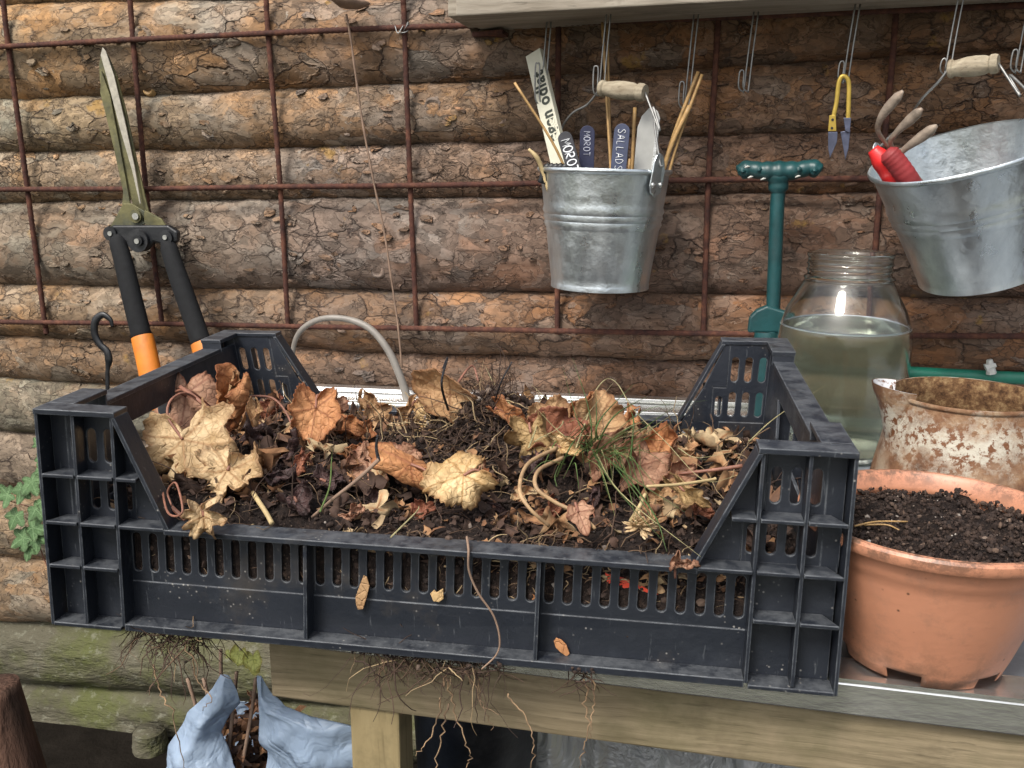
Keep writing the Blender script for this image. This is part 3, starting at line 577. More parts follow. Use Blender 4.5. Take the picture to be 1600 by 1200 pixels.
# black torn thing at its foot, plus twig
def stick(name, pts, r, mat, lab, cat, group=None, n=7):
    m = MB(); m.tube(spline(pts, 6), r if not hasattr(r, '__len__') else np.interp(np.linspace(0, 1, (len(pts)-1)*6+1), np.linspace(0, 1, len(r)), r), n); o_ = m.build(name, mat, smooth=True); return tag(o_, lab, cat, group)
gs = 'thin sticks standing in the left bucket'
stick('bamboo_stick', [atY(905, 330, .72), atY(870, 235, .715), atY(804, 129, .71)], .0019, M['bamboo'], 'thin brown stick crossing in front of the cream stick', 'stick', gs)
stick('bamboo_stick', [atY(958, 330, .74), atY(950, 190, .76), atY(941, 35, .79)], .0020, M['bamboo'], 'tall bamboo skewer rising left past the wooden grip', 'stick', gs)
stick('bamboo_stick', [atY(960, 330, .745), atY(953, 190, .77), atY(949, 40, .80)], .0016, M['bamboo'], 'tall bamboo skewer rising right beside its twin at the grip', 'stick', gs)
stick('bamboo_stick', [atY(985, 330, .76), atY(992, 168, .77)], .0026, M['bamboo'], 'short bamboo stick left of the grey blank label', 'stick', gs)
stick('bamboo_stick', [atY(978, 330, .75), atY(984, 248, .75)], .0019, M['bamboo'], 'shortest bamboo stub beside the SALLAD label', 'stick', gs)
stick('bamboo_stick', [atY(1020, 330, .76), atY(1048, 225, .765), atY(1091, 112, .77)], .0027, M['bamboo'], 'bamboo stick leaning right, longest of the right pair', 'stick', gs)
stick('bamboo_stick', [atY(1030, 330, .75), atY(1058, 225, .755), atY(1097, 116, .76)], .0022, M['bamboo'], 'bamboo stick leaning right with the outermost tip', 'stick', gs)
stick('bamboo_stick', [atY(1022, 320, .75), atY(1046, 235, .75), atY(1078, 165, .75)], .0034, M['bamboo'], 'thick short bamboo piece leaning right below the pair', 'stick', gs)
stick('pale_twig', [atY(858, 300, .70), atY(846, 262, .695), atY(838, 245, .69), atY(826, 233, .69)], [.003, .0032, .0034, .002], M['twig'], 'short pale peeled twig bent over the bucket rim at left', 'twig')
m = MB()
for q in range(5): cc = atY(856+q*7, 262+2*(q % 2), .70); m.tube(spline([cc+np.array([-.01, 0, -.02]), cc+np.array([0, -.003, .002+.002*(q % 2)]), cc+np.array([.008, .004, -.02])]), .0045, 7)
tag(m.build('rubber_scrap', M['blacksteel'], smooth=True), 'crumpled black scrap at the foot of the cream stick', 'scrap')
o, a, d, s, nn, Ln, w = plank(916, 330, 880, 206, .69, 23, .002, 'plant_label', M['slate'], 'black plant label reading MOROT in bold white, leaning left', 'plant label', 'round', group='plant labels in the bucket', Y1=.70)
lettering('MOROT', a, d, s, nn, .002, Ln*.955-.006, .0092, .0125, .0009, M['chalk'], o, .62)
o, a, d, s, nn, Ln, w = plank(915, 330, 918, 196, .725, 23, .002, 'plant_label', M['navy'], 'dark navy plant label reading MOROT in thin grey letters', 'plant label', 'round', group='plant labels in the bucket')
lettering('MOROT', a, d, s, nn, .002, Ln*.955-.003, .0068, .0088, .0005, M['chalk2'], o, .62)
o, a, d, s, nn, Ln, w = plank(960, 330, 973, 193, .70, 24, .002, 'plant_label', M['navy2'], 'blue-grey plant label reading SALLADSL in white capitals', 'plant label', 'round', group='plant labels in the bucket')
lettering('SALLADSL', a, d, s, nn, .002, Ln*.965-.003, .0079, .0098, .0007, M['chalk'], o, .62)
o, a, d, s, nn, Ln, w = plank(1001, 330, 1016, 168, .735, 33, .0022, 'plant_label', M['greylabel'], 'blank grey channelled plant label with slanted tip', 'plant label', 'slant', group='plant labels in the bucket')
m = MB(); m.prism([a+s*(w*.55)+nn*.001, a+s*(w*.95)+nn*.001, a+s*(w*.95)+d*(Ln*.90)+nn*.001, a+s*(w*.75)+d*(Ln*.92)+nn*.001], nn*.0035); m.build('raised_edge', M['alu'], o)

# ------------------------------------------------------------------ in the right bucket
stick('red_handle', [atY(1432, 350, .66), atY(1395, 275, .645), atY(1378, 250, .64), atY(1364, 233, .64)], [.012, .0132, .0128, .007], M['redgrip'], 'bright red smooth tool handle at the left of the tilted bucket', 'tool handle', n=16)
h2 = thing('hand_cultivator', 'rusty three-pronged hand cultivator with dark red ribbed grip in the tilted bucket', 'hand tool', atY(1420, 300, .64))
m = MB(); pp = spline([atY(1460, 360, .655), atY(1426, 292, .635), atY(1402, 256, .63), atY(1384, 236, .63)], 14)
m.tube(pp, [.0125*(1+.022*math.sin(i*1.9))*(1 if i < len(pp)-5 else .98-.10*(i-len(pp)+5)) for i in range(len(pp))], 16); m.build('grip', M['redgrip2'], h2, smooth=True)
for P_, w_ in (([(1455, 300), (1420, 262), (1388, 228), (1372, 205), (1376, 185), (1392, 163), (1411, 142)], 1), ([(1450, 300), (1415, 258), (1392, 226), (1400, 208), (1422, 187), (1441, 170)], 1), ([(1458, 305), (1428, 272), (1404, 246), (1414, 233), (1440, 214), (1464, 196)], 1)):
    k = len(P_); ys_ = np.linspace(.66, .60, k); pts = spline([atY(x, y, yy_) for (x, y), yy_ in zip(P_, ys_)], 7); nn_ = len(pts)
    rad = np.interp(np.linspace(0, 1, nn_), [0, .45, .62, .8, .93, 1], [.0032, .0036, .0040, .0066, .0060, .0020])
    m = MB(); m.tube(pts, rad, 9, flat=.7); m.build('tine', M['tine'], h2, smooth=True)

# ------------------------------------------------------------------ snips
sn = thing('thread_snips', 'small yellow spring snips with dark blades hanging on a wire hook', 'snips', atY(1318, 118, .748))
m = MB(); P = [(1303, 204), (1301, 190), (1307, 160), (1311, 128), (1318, 119), (1326, 128), (1326, 160), (1325, 190)]
m.tube(spline([atY(x, y, .748) for x, y in P], 8), .0030, 8, flat=.45); m.build('spring_bow', M['brass'], sn, smooth=True)
def flatpoly(P, Y, th, mat, name, parent, bev=.0006):
    m = MB(); m.prism([atY(x, y, Y) for x, y in P], (0, th, 0)); o_ = m.build(name, mat, parent); bevel(o_, bev); return o_
flatpoly([(1296, 180), (1306, 180), (1307, 205), (1294, 205)], .7455, .003, M['brass'], 'plate', sn)
flatpoly([(1318, 184), (1330, 184), (1328, 208), (1321, 205)], .7455, .003, M['bluesteel'], 'plate', sn)
flatpoly([(1294, 206), (1309, 206), (1308, 222), (1297, 247), (1294, 232)], .7465, .002, M['bluesteel'], 'blade', sn)
flatpoly([(1313, 206), (1329, 203), (1326, 232), (1321, 250), (1317, 228)], .7490, .002, M['bluesteel'], 'blade', sn)
for x_, y_ in ((1301, 187), (1300, 200)):
    m = MB(); c_ = atY(x_, y_, .7445); m.tube([c_, c_+np.array([0, .0012, 0])], .0017, 10); m.build('rivet', M['blacksteel'], sn)

# ------------------------------------------------------------------ green T-handled tool
tt = thing('bulb_planter', 'dark green T-handled bulb planter leaning on the wall', 'garden tool', atZ(1195, 640, 0))
Yt = .775
P = spline([atY(x, y, Yt) for x, y in [(1155, 272), (1168, 264), (1190, 267), (1216, 268), (1245, 266), (1268, 262), (1280, 270)]], 8); nn_ = len(P)
m = MB(); m.tube(P, [np.interp(i/(nn_-1), [0, .06, .25, .5, .75, .94, 1], [.0105, .0150, .0140, .0180, .0135, .0150, .0100])*(1+.05*math.sin(i*1.1)) for i in range(nn_)], 16, flat=.8); m.build('handle', M['green_tool'], tt, smooth=True)
for x_, y_, r_ in ((1160, 268, .0055), (1186, 266, .0045), (1218, 267, .0072), (1248, 266, .0048), (1273, 267, .0055)):
    c_ = atY(x_, y_, Yt-.0140); m = MB(); m.tube([c_+np.array([0, .006, 0]), c_, c_-np.array([0, .001, 0]), c_+np.array([0, .0008, 0])], [r_*1.25, r_, r_*.6, r_*.3], 16); m.build('stud', M['green_tool'], tt, smooth=True)
m = MB(); m.tube(spline([atY(1216, 268, Yt), atY(1216, 300, Yt), atY(1214, 330, Yt), atY(1208, 480, Yt), atY(1203, 560, Yt-.01), atY(1198, 640, Yt-.02)], 8), [.0165]*4+[.0135]*4+[.0098]*33, 16); m.build('shaft', M['green_tool'], tt, smooth=True)
flatpoly([(1168, 520), (1171, 496), (1182, 485), (1198, 478), (1212, 482), (1236, 490), (1240, 520)], Yt-.014, .016, M['green_tool'], 'foot_plate', tt, .003)
m = MB(); cb = atY(1197, 585, Yt-.02); m.tube([atY(1200, 520, Yt-.01), cb, atZ(1195, 655, 0.002)], [.019, .019, .018], 24); smooth_angle(m.build('cutter', M['green_tool'], tt))
for i, (x_, y_) in enumerate(((1172, 277), (1192, 280), (1167, 261), (1246, 276))):
    c_ = atY(x_, y_, Yt-.0135); m = MB(); m.tube([c_+np.array([-.003, 0, -.001]), c_+np.array([.001, -.0004, .0008]), c_+np.array([.004, 0, .001])], [.0014, .0030, .0012], 7, flat=.5); m.build('chipped_patch', M['chip'], tt, smooth=True)

# ------------------------------------------------------------------ hedge shears
hs_ = thing('hedge_shears', 'large hedge shears with green stained blades and black and orange handles', 'shears', atY(215, 375, .80))
Ys = .80
flatpoly([(160, 76), (168, 86), (182, 118), (197, 175), (212, 245), (226, 305), (236, 345), (220, 352), (204, 310), (190, 250), (178, 190), (166, 140), (156, 130), (154, 100)], Ys, .0035, M['blade'], 'blade', hs_, .001)
flatpoly([(158, 110), (172, 150), (187, 230), (200, 300), (208, 352), (180, 352), (190, 325), (192, 300), (178, 235), (165, 180), (156, 145)], Ys-.0045, .0035, M['blade'], 'blade', hs_, .001)
flatpoly([(160, 74), (165, 80), (178, 118), (195, 190), (210, 260), (220, 318), (218, 318), (206, 266), (187, 200), (168, 126), (157, 86)], Ys-.0068, .002, M['edge'], 'cutting_edge', hs_, .0004)
flatpoly([(192, 318), (205, 318), (226, 330), (226, 350), (214, 356), (170, 357), (180, 340)], Ys-.0095, .004, M['blade'], 'tang', hs_, .001)
flatpoly([(226, 328), (252, 342), (262, 357), (232, 356), (222, 345)], Ys-.0095, .004, M['blade'], 'tang', hs_, .001)
def disc(px, py, Y, r, th, mat, parent, name, n=24):
    c_ = atY(px, py, Y); m = MB(); m.tube([c_, c_+np.array([0, th*.85, 0]), c_+np.array([0, th, 0])][::-1], [r, r, r*.9][::-1], n); return smooth_angle(m.build(name, mat, parent))
disc(211, 338, Ys-.014, .0105, .006, M['blade'], hs_, 'pivot_washer'); disc(211, 338, Ys-.017, .0055, .006, M['bolt'], hs_, 'pivot_bolt')
flatpoly([(164, 357), (176, 352), (262, 352), (277, 362), (276, 378), (262, 384), (240, 378), (228, 392), (205, 392), (196, 378), (172, 380), (163, 370)], Ys-.017, .012, M['blacksteel'], 'gear_housing', hs_, .003)
disc(214, 376, Ys-.024, .0185, .014, M['blacksteel'], hs_, 'hub'); disc(214, 376, Ys-.029, .0085, .008, M['blacksteel'], hs_, 'hub_cap')
for x_, y_ in ((171, 365), (258, 371)): disc(x_, y_, Ys-.0215, .0115, .012, M['blacksteel'], hs_, 'knuckle')
for x_, y_, r_ in ((171, 365, .0038), (257, 371, .0038), (213, 377, .0042)): disc(x_, y_, Ys-.031 if r_ > .004 else Ys-.024, r_, .004, M['bolt'], hs_, 'bolt')
for (P, s0) in (([(181, 368), (193, 410), (206, 464), (222, 528)], 0), ([(260, 375), (276, 425), (296, 482), (315, 537)], 1)):
    q = spline([atY(x, y, Ys-.014-.010*i) for i, (x, y) in enumerate(P)], 8); m = MB(); m.tube(q, np.interp(np.linspace(0, 1, len(q)), [0, .08, .5, 1], [.010, .0145, .0165, .0172]), 20, flat=.8); m.build('handle_sleeve', M['foam'], hs_, smooth=True)
for P in ([(222, 526), (232, 570), (246, 640)], [(315, 535), (328, 580), (343, 650)]):
    q = [atY(x, y, Ys-.044-.012*i) for i, (x, y) in enumerate(P)]; q = spline(q, 6); m = MB(); m.tube(q, [.0186]+[.0190]*(len(q)-2)+[.016], 24, flat=.8); smooth_angle(m.build('grip', M['orangegrip'], hs_), 50)

# black plastic hook on the mesh
P = [(176, 511), (172, 499), (160, 492), (149, 502), (148, 522), (156, 538), (167, 549), (170, 562), (168, 580), (168, 615), (167, 650)]
m = MB(); q = spline([atY(x, y, .80) for x, y in P], 6); m.tube(q, np.interp(np.linspace(0, 1, len(q)), [0, .1, .3, .55, .7, .78, 1], [.003, .0045, .0072, .0066, .0078, .0042, .0040]), 8, flat=.6)
tag(m.build('plastic_hook', M['blacksteel'], smooth=True), 'black curved plastic hook hung on the lowest mesh bar', 'hook')
m = MB(); q = spline([atY(x, y, Y_) for x, y, Y_ in [(455, 570, .80), (462, 530, .79), (480, 508, .785), (510, 497, .78), (548, 500, .78), (580, 515, .775), (605, 545, .77), (622, 580, .765), (634, 615, .76), (640, 650, .76)]], 8); m.tube(q, np.interp(np.linspace(0, 1, len(q)), [0, 1], [.0038, .0068]), 12)
tag(m.build('bent_tube', M['tube'], smooth=True), 'grey bent tube arching up behind the crate', 'tube')
m = MB(); q = spline([grid_at(x, y, -.012) for x, y in [(541, 22), (548, 60), (556, 120), (568, 200), (585, 290), (600, 360), (612, 440), (622, 510), (628, 575)]], 10); m.tube(q, [.0017+.0003*math.sin(i*.9) for i in range(len(q))], 7)
tag(m.build('dry_vine', M['vine'], smooth=True), 'thin dried brown stem hanging down the log wall', 'stem')
m = MB(); c_ = atY(543, 3, .80); vs = []
m.lathe([(.001, -.010), (.012, -.0085), (.022, -.003), (.027, .002), (.018, .006), (.001, .007)], c_, 20, rotm('Y', .12), lambda a, z: 1+.2*math.sin(3*a+1)+.1*math.sin(5*a))
tag(m.build('dry_seed_head', M['vine'], smooth=True), 'pale flat dried knot at the top of the hanging stem', 'seed head')

# ------------------------------------------------------------------ bench
CA = .06; ca, sa = math.cos(CA), math.sin(CA)
def TB(x, y, z): y = y+(.70-x)*.082*max(0, 1-y/.7); return np.array([x*ca-y*sa, x*sa+y*ca, z])      # the bench front is not quite parallel to its back
bench = thing('potting_bench', 'greenish timber bench with aluminium framed top under the crate', 'bench', TB(.6, .4, -.72))
m = MB(); m.box((.158, .012, -.0285), (1.4, .050, -.003), TB); bevel(m.build('front_rail', M['alu'], bench), .0015)
m = MB(); m.box((.158, .050, -.014), (1.4, .056, -.006), TB); m.box((.158, .0125, -.0028), (1.4, .020, .0002), TB); m.build('rail_lip', M['alu'], bench)
m = MB(); m.box((-.12, .735, -.02), (1.4, .778, .004), TB); m.box((-.12, .785, -.02), (1.4, .805, .011), TB); m.box((-.12, .728, -.02), (1.4, .734, -.001), TB); bevel(m.build('back_rail', M['alu'], bench), .0012)
m = MB(); m.box((.17, .585, -.02), (1.4, .607, -.002), TB); bevel(m.build('middle_rail', M['alu'], bench), .001)
m = MB(); m.box((.185, .058, -.018), (1.4, .583, -.010), TB); m.box((.185, .609, -.018), (1.4, .727, -.010), TB); m.build('panel', M['panel'], bench)
m = MB(); m.box((.152, .020, -.083), (1.4, .065, -.031), TB); bevel(m.build('beam', M['beam'], bench), .002)
m = MB(); m.box((.130, .70, -.10), (1.4, .745, -.031), TB); bevel(m.build('rear_beam', M['beam'], bench), .002)
l0 = atY(555, 1150, .075); l1 = atY(632, 1150, .075)
for (x0, y0) in ((l0[0], .018), (l0[0], .69), (1.25, .02), (1.25, .69)):
    m = MB(); zt = -.0835 if y0 < .1 else -.1005; m.box((x0, y0+.006, -.725), (x0+(l1[0]-l0[0]), y0+.052, zt), TB); bevel(m.build('leg', M['leg'], bench), .002)
b = MB(); b.box((x0, 0, 0), (x0, 0, 0)) if False else None

# ------------------------------------------------------------------ crate
CW, CD, CH = .6, .4, .177
def nom(x, y, z): return np.array([x*ca-y*sa, x*sa+y*ca, z])
tgt = {}
for (i, j, k), (px, py) in {(0,0,1): (52, 640), (1,0,1): (1343, 710), (0,1,1): (350, 517), (1,1,1): (1230, 530)}.items():
    q = nom(i*CW, j*CD, k*CH); tgt[(i,j,k)] = atY(px, py, q[1])-q
for (i, j), (px, py) in {(0,0): (81, 977), (1,0): (1308, 1090)}.items(): q = nom(i*CW, j*CD, 0); tgt[(i,j,0)] = atZ(px, py, .0)-q
tgt[(0,1,0)] = np.zeros(3); tgt[(1,1,0)] = np.zeros(3)
def TC(x, y, z):
    u, v_, w_ = x/CW, y/CD, z/CH; o_ = np.zeros(3)
    for i in (0,1):
        for j in (0,1):
            for k in (0,1): o_ = o_+tgt[(i,j,k)]*((u if i else 1-u)*(v_ if j else 1-v_)*(w_ if k else 1-w_))
    p = nom(x, y, z)+o_; p[2] += .001; return p
crate = thing('plastic_crate', 'black plastic crate of soil, roots and dead leaves on the bench', 'crate', TC(.3, .2, 0))
SL, ML, ZL, RD = .062, .212, .088, .016        # corner width, section rib, low lip height, rib depth
ZR = [.0, .052, .088, .126]
def cell(m, x0, x1, z0, z1, y0, y1, hx=None, hz0=None, hz1=None, T=TC):
    """wall piece x0..x1, z0..z1 between depths y0,y1 with a round-ended slot"""
    if hx is None: m.box((x0, y0, z0), (x1, y1, z1), T); return
    xc = (x0+x1)/2; r = hx/2; k = 6; inner = []; outer = []
    for q in range(k+1): a = math.pi*q/k; inner.append((xc+r*math.cos(a), hz1-r+r*math.sin(a)))
    for q in range(k+1): a = math.pi+math.pi*q/k; inner.append((xc+r*math.cos(a), hz0+r+r*math.sin(a)))
    n = len(inner)
    for (ix, iz) in inner:
        if iz > (hz0+hz1)/2: outer.append((x1 if ix > xc+r*.6 else x0 if ix < xc-r*.6 else ix, z1))
        else: outer.append((x1 if ix > xc+r*.6 else x0 if ix < xc-r*.6 else ix, z0))
    vs = [T(x, y0, z) for x, z in inner]+[T(x, y0, z) for x, z in outer]+[T(x, y1, z) for x, z in inner]+[T(x, y1, z) for x, z in outer]
    fs = []
    for q in range(n):
        p = (q+1) % n; fs += [(q, n+q, n+p, p), (2*n+p, 3*n+p, 3*n+q, 2*n+q), (q, p, 2*n+p, 2*n+q)]
    m.add(vs, fs)
def face_wall(name, flip):
    T = (lambda x, y, z: TC(x, CD-y, z)) if flip else TC
    root = MB(); yi0, yi1 = RD, RD+.0028
    m = root
    # low perforated band
    for (xa, xb, nsl) in ((SL, ML, 11), (ML, CW-ML, 13), (CW-ML, CW-SL, 11)):
        st = (xb-xa)/nsl
        for i in range(nsl): cell(m, xa+i*st, xa+(i+1)*st, .036, ZL, yi0, yi1, .0072, .0445, .0775, T)
    m.box((SL, yi0, .0), (CW-SL, yi1, .036), T)
    # corner panels with slots in two tiers
    for s_ in (0, 1):
        fx = (lambda x: CW-x) if s_ else (lambda x: x)
        TX = lambda x, y, z, fx=fx: T(fx(x), y, z)
        m.box((.004, yi0, 0), (SL, yi1, ZL), TX)
        cells = [(.0035, .016, 0), (.016, .0300, 1), (.0300, .0435, 1), (.0435, .057, 1)]
        for (z0, z1) in ((ZL, .126), (.126, CH)):
            for (xa, xb, h) in cells:
                if h: cell(m, xa, xb, z0, z1, yi0, yi1, .0072, z0+.0065, z0+.0335, TX)
                else: m.box((xa, yi0, z0), (xb, yi1, z1), TX)
        # beyond the last full column: one slot below, then the sloped remainder
        cell(m, .057, .0705, ZL, .126, yi0, yi1, .0072, ZL+.0065, ZL+.0285, TX)
        m.prism([(.057, yi0, .126), (.0800, yi0, .126), (.0600, yi0, CH), (.057, yi0, CH)], (0, yi1-yi0, 0), TX)
        m.prism([(.0705, yi0, ZL), (.1000, yi0, ZL), (.0800, yi0, .126), (.0705, yi0, .126)], (0, yi1-yi0, 0), TX)
    w = m.build(name, M['crate'], crate)
    # ribs
    def bx(a, b_, nm='rib', TT=T):
        q = MB(); q.box(a, b_, TT); return q.build(nm, M['crate'], w)
    for s_ in (0, 1):
        fx = (lambda x: CW-x) if s_ else (lambda x: x)
        TX = lambda x, y, z, fx=fx: T(fx(x), y, z)
        bx((0, .0, 0), (.0026, yi0+.02, CH-.0041), TT=TX); bx((.0290, .001, .0031), (.0316, yi0-.0002, CH-.0042), TT=TX); bx((SL-.0013, .001, .0031), (SL+.0013, yi0-.0002, CH-.0042), TT=TX)
        for z_ in (.050, .086, .124):
            xe = SL-.0015 if z_ < .08 else (.1005 if z_ < .1 else .0800)
            for (xa, xb) in ((.0028, .0288), (.0318, SL-.0015), (SL+.0015, xe)):
                if xb-xa > .004:
                    q = MB(); q.prism([(xa, -.0008, z_), (xb, -.0008, z_), (xb, yi0-.0002, z_), (xa+(.009 if xa < .01 else 0), yi0-.0002, z_)], (0, 0, .0026), TX); q.build('rib', M['crate'], w)
        # sloped flange
        q = MB(); q.prism([(SL, -.0006, CH-.004), (.1015, -.0006, ZL), (.1015+.0035, -.0006, ZL), (SL+.0035, -.0006, CH-.004)], (0, .021, 0), TX); q.build('sloped_flange', M['crate'], w)
        # top flange of the corner
        q = MB(); q.box((0, -.001, CH-.004), (SL+.0035, .020, CH), TX); q.build('top_flange', M['crate'], w)
    for x_ in (ML, CW-ML): bx((x_-.0014, .0015, .0058), (x_+.0014, yi0-.0002, ZL-.0042))
    q = MB(); q.box((.1008, -.001, ZL-.004), (CW-.1008, .0205, ZL), T); q.build('lip', M['crate'], w)
    q = MB(); q.box((SL+.0015, .0005, .0), (CW-SL-.0015, yi0-.0002, .0055), T); q.box((0.0028, -.0008, 0), (SL-.0015, yi0-.0002, .0028), T); q.box((CW-SL+.0015, -.0008, 0), (CW-.0028, yi0-.0002, .0028), T); q.build('bottom_flange', M['crate'], w)
    return w
face_wall('front_wall', False); face_wall('back_wall', True)
for s_ in (0, 1):
    fx = (lambda x: CW-x) if s_ else (lambda x: x)
    T = lambda x, y, z, fx=fx: TC(fx(x), y, z)
    m = MB(); a_, b_ = .0135, .0163; zs = .164
    m.box((a_, .02, 0), (b_, CD-.02, .100), T); m.box((a_, .02, .100), (b_, .105, zs), T); m.box((a_, CD-.105, .100), (b_, CD-.02, zs), T)
    m.prism([(a_, .105, .138), (a_, .295, .138), (a_, .295, zs), (a_, .105, zs)], (b_-a_, 0, 0), T)
    m.prism([(a_, .105, .100), (a_, .118, .100), (a_, .105, .138)], (b_-a_, 0, 0), T); m.prism([(a_, .295, .100), (a_, .282, .100), (a_, .295, .138)], (b_-a_, 0, 0), T)
    w = m.build('side_wall', M['crate'], crate)
    q = MB(); q.box((.001, .0730, zs-.001), (.020, CD-.0730, zs+.003), T); q.build('top_rail', M['crate'], w)
    for y_ in (.0205, CD-.0725):
        q = MB(); q.box((0, y_, CH-.004), (.0215, y_+.052, CH), T); q.box((.0005, y_+(.0500 if y_ < .1 else .0005), zs-.001), (.021, y_+(.0515 if y_ < .1 else .0025), CH-.0041), T); q.build('corner_flange', M['crate'], w)
    for y_ in (.062, .100, .20, .30, .338):
        q = MB(); q.box((.001, y_, .003), (a_-.0002, y_+.0026, zs-.0012), T); q.build('rib', M['crate'], w)
    for z_ in (.05, .086):
        q = MB(); q.box((.0005, .021, z_), (a_-.0002, .0618, z_+.0026), T); q.box((.0005, .3408, z_), (a_-.0002, CD-.021, z_+.0026), T); q.build('rib', M['crate'], w)
m = MB()
for i in range(26): x_ = .022+i*(.556/25); m.box((x_-.0035, .019, .0020), (x_+.0035, CD-.019, .0060), TC)
for i in range(14): y_ = .025+i*(.35/13); m.box((.0165, y_-.003, -.0004), (CW-.0165, y_+.003, .0018), TC)
m.build('floor_grating', M['crate'], crate)
# small moulded pin on the left sloped flange and the right one
for px, py, Y in ((205, 668, .03), (1095, 878, .0), (1190, 705, .02)): pass

# ------------------------------------------------------------------ soil in the crate
def inv(P):      # world -> crate local
    q = np.array(P); return q[0]*ca+q[1]*sa, -q[0]*sa+q[1]*ca
def soil_h(x, y):
    h = .088+.010*math.sin(x*9+1)+.012*mn.noise(Vector((x*14, y*14, 2)))+.006*mn.noise(Vector((x*45, y*45, 4)))+.003*mn.noise(Vector((x*130, y*130, 4)))
    h += .052*math.exp(-(((x-.31)/.055)**2+((y-.245)/.055)**2))+.030*math.exp(-(((x-.42)/.09)**2+((y-.22)/.07)**2))+.012*math.exp(-(((x-.16)/.08)**2+((y-.18)/.08)**2))
    e = min(x-.02, .58-x, y-.02, .38-y); h -= .018*math.exp(-max(e, 0)/.02)
    return h
def soil_at(px, py):    # point where the view ray meets the soil
    z = .1
    for _ in range(8):
        P = atZ(px, py, z); x, y = inv(P); z = soil_h(min(max(x, .02), .58), min(max(y, .02), .38))
    P = atZ(px, py, z); x, y = inv(P)
    if y > .37: P = atY(px, py, nom(x, .36, 0)[1])
    return P
NX, NY = 200, 130; m = MB(); vs = []
for j in range(NY):
    for i in range(NX):
        x = .0172+.5656*i/(NX-1); y = .0195+.361*j/(NY-1); p = TC(x, y, soil_h(x, y)); vs.append(p)
ring = []
m.add(vs, [(j*NX+i, j*NX+i+1, (j+1)*NX+i+1, (j+1)*NX+i) for j in range(NY-1) for i in range(NX-1)])
# skirt down to the floor just inside the walls
def skirt(idx):
    base = [TC(*(lambda L_: (L_[0], L_[1], .008))((.0172+.5656*(k % NX)/(NX-1), .0195+.361*(k//NX)/(NY-1)))) for k in idx]
    o0 = len(m.v); m.v += [tuple(b_) for b_ in base]
    for q in range(len(idx)-1): m.f.append((idx[q], o0+q, o0+q+1, idx[q+1]))
skirt(list(range(NX))); skirt([(NY-1)*NX+i for i in range(NX)][::-1]); skirt([j*NX for j in range(NY)][::-1]); skirt([j*NX+NX-1 for j in range(NY)])
t = NT('compost'); v = t.coord(); n_ = t.noise(v, 180, 7, .7); c = t.ramp(n_, [(.3, (.008, .006, .006)), (.55, (.026, .018, .015)), (.72, (.07, .045, .032))])
c = t.mix(t.mapr(t.vor(v, 220, 'F1', 0), 0, .2, .8, 0), c, (.17, .125, .09)); M['compost'] = t.fin(c, .95, t.bump(n_, .006), 0, .2)
tag(m.build('soil', M['compost'], smooth=True), 'dark compost soil filling the black crate', 'soil', kind='stuff')

def crumbs(name, N, place, smin, smax, mat, lab, cat, seed=1):
    r = random.Random(seed); m = MB(); tint = []
    ico = [(0,0,-1),(.72,-.53,-.45),(-.28,-.85,-.45),(-.89,0,-.45),(-.28,.85,-.45),(.72,.53,-.45),(.28,-.85,.45),(-.72,-.53,.45),(-.72,.53,.45),(.28,.85,.45),(.89,0,.45),(0,0,1)]
    fi = [(0,1,2),(1,0,5),(0,2,3),(0,3,4),(0,4,5),(1,5,10),(2,1,6),(3,2,7),(4,3,8),(5,4,9),(1,10,6),(2,6,7),(3,7,8),(4,8,9),(5,9,10),(6,10,11),(7,6,11),(8,7,11),(9,8,11),(10,9,11)]
    for _ in range(N):
        p = place(r)
        if p is None: continue
        s_ = smin+(smax-smin)*r.random()**3; q = [r.uniform(.6, 1.2) for _ in range(3)]
        m.add([(p[0]+a[0]*s_*q[0]*r.uniform(.7, 1.3), p[1]+a[1]*s_*q[1]*r.uniform(.7, 1.3), p[2]+a[2]*s_*q[2]*r.uniform(.7, 1.3)) for a in ico], fi)
        tint += [r.random()]*12
    return tag(m.build(name, mat, attr={'tint': tint}), lab, cat, kind='stuff')
def pl_soil(r):
    x = r.uniform(.022, .578); y = r.uniform(.024, .375); return TC(x, y, soil_h(x, y)+.001)
def pl_edge(r):
    if r.random() < .5: return TC(r.uniform(.02, .58), .0205, r.uniform(.01, .088))
    x = .31+r.gauss(0, .035); y = .245+r.gauss(0, .035); return TC(x, y, soil_h(x, y)+r.uniform(0, .008))
crumbs('soil_crumbs', 6500, pl_soil, .0006, .0034, M['crumbs'], 'loose crumbs of soil over the compost in the crate', 'soil', 3)
crumbs('soil_lumps', 2600, pl_edge, .0008, .0042, M['crumbs'], 'soil lumps pressed behind the slotted front of the crate', 'soil', 5)

def strands(name, N, place, lab, cat, rmin=.0003, rmax=.0009, ln=(.02, .06), seed=2, mat='roots', droop=0., tintf=lambda r: r.random(), segs=7, up=.4, clamp=None):
    r = random.Random(seed); m = MB(); tint = []
    for _ in range(N):
        p = place(r)
        if p is None: continue
        p = np.array(p); L_ = r.uniform(*ln); d = np.array([r.gauss(0, 1), r.gauss(0, 1), r.gauss(0, up)-droop]); d /= np.linalg.norm(d); P = [p]
        for k in range(segs):
            d = d+np.array([r.gauss(0, .35), r.gauss(0, .35), r.gauss(0, .25)-droop*.15]); d /= np.linalg.norm(d); P.append(P[-1]+d*L_/segs)
        if clamp: P = [clamp(p_) for p_ in P]
        ra = r.uniform(rmin, rmax); o0 = len(m.v); m.tube(P, [ra*(1-.6*k/segs) for k in range(segs+1)], 4, cap=False); tint += [tintf(r)]*(len(m.v)-o0)
    return tag(m.build(name, M[mat], smooth=True, attr={'tint': tint}), lab, cat, kind='stuff')
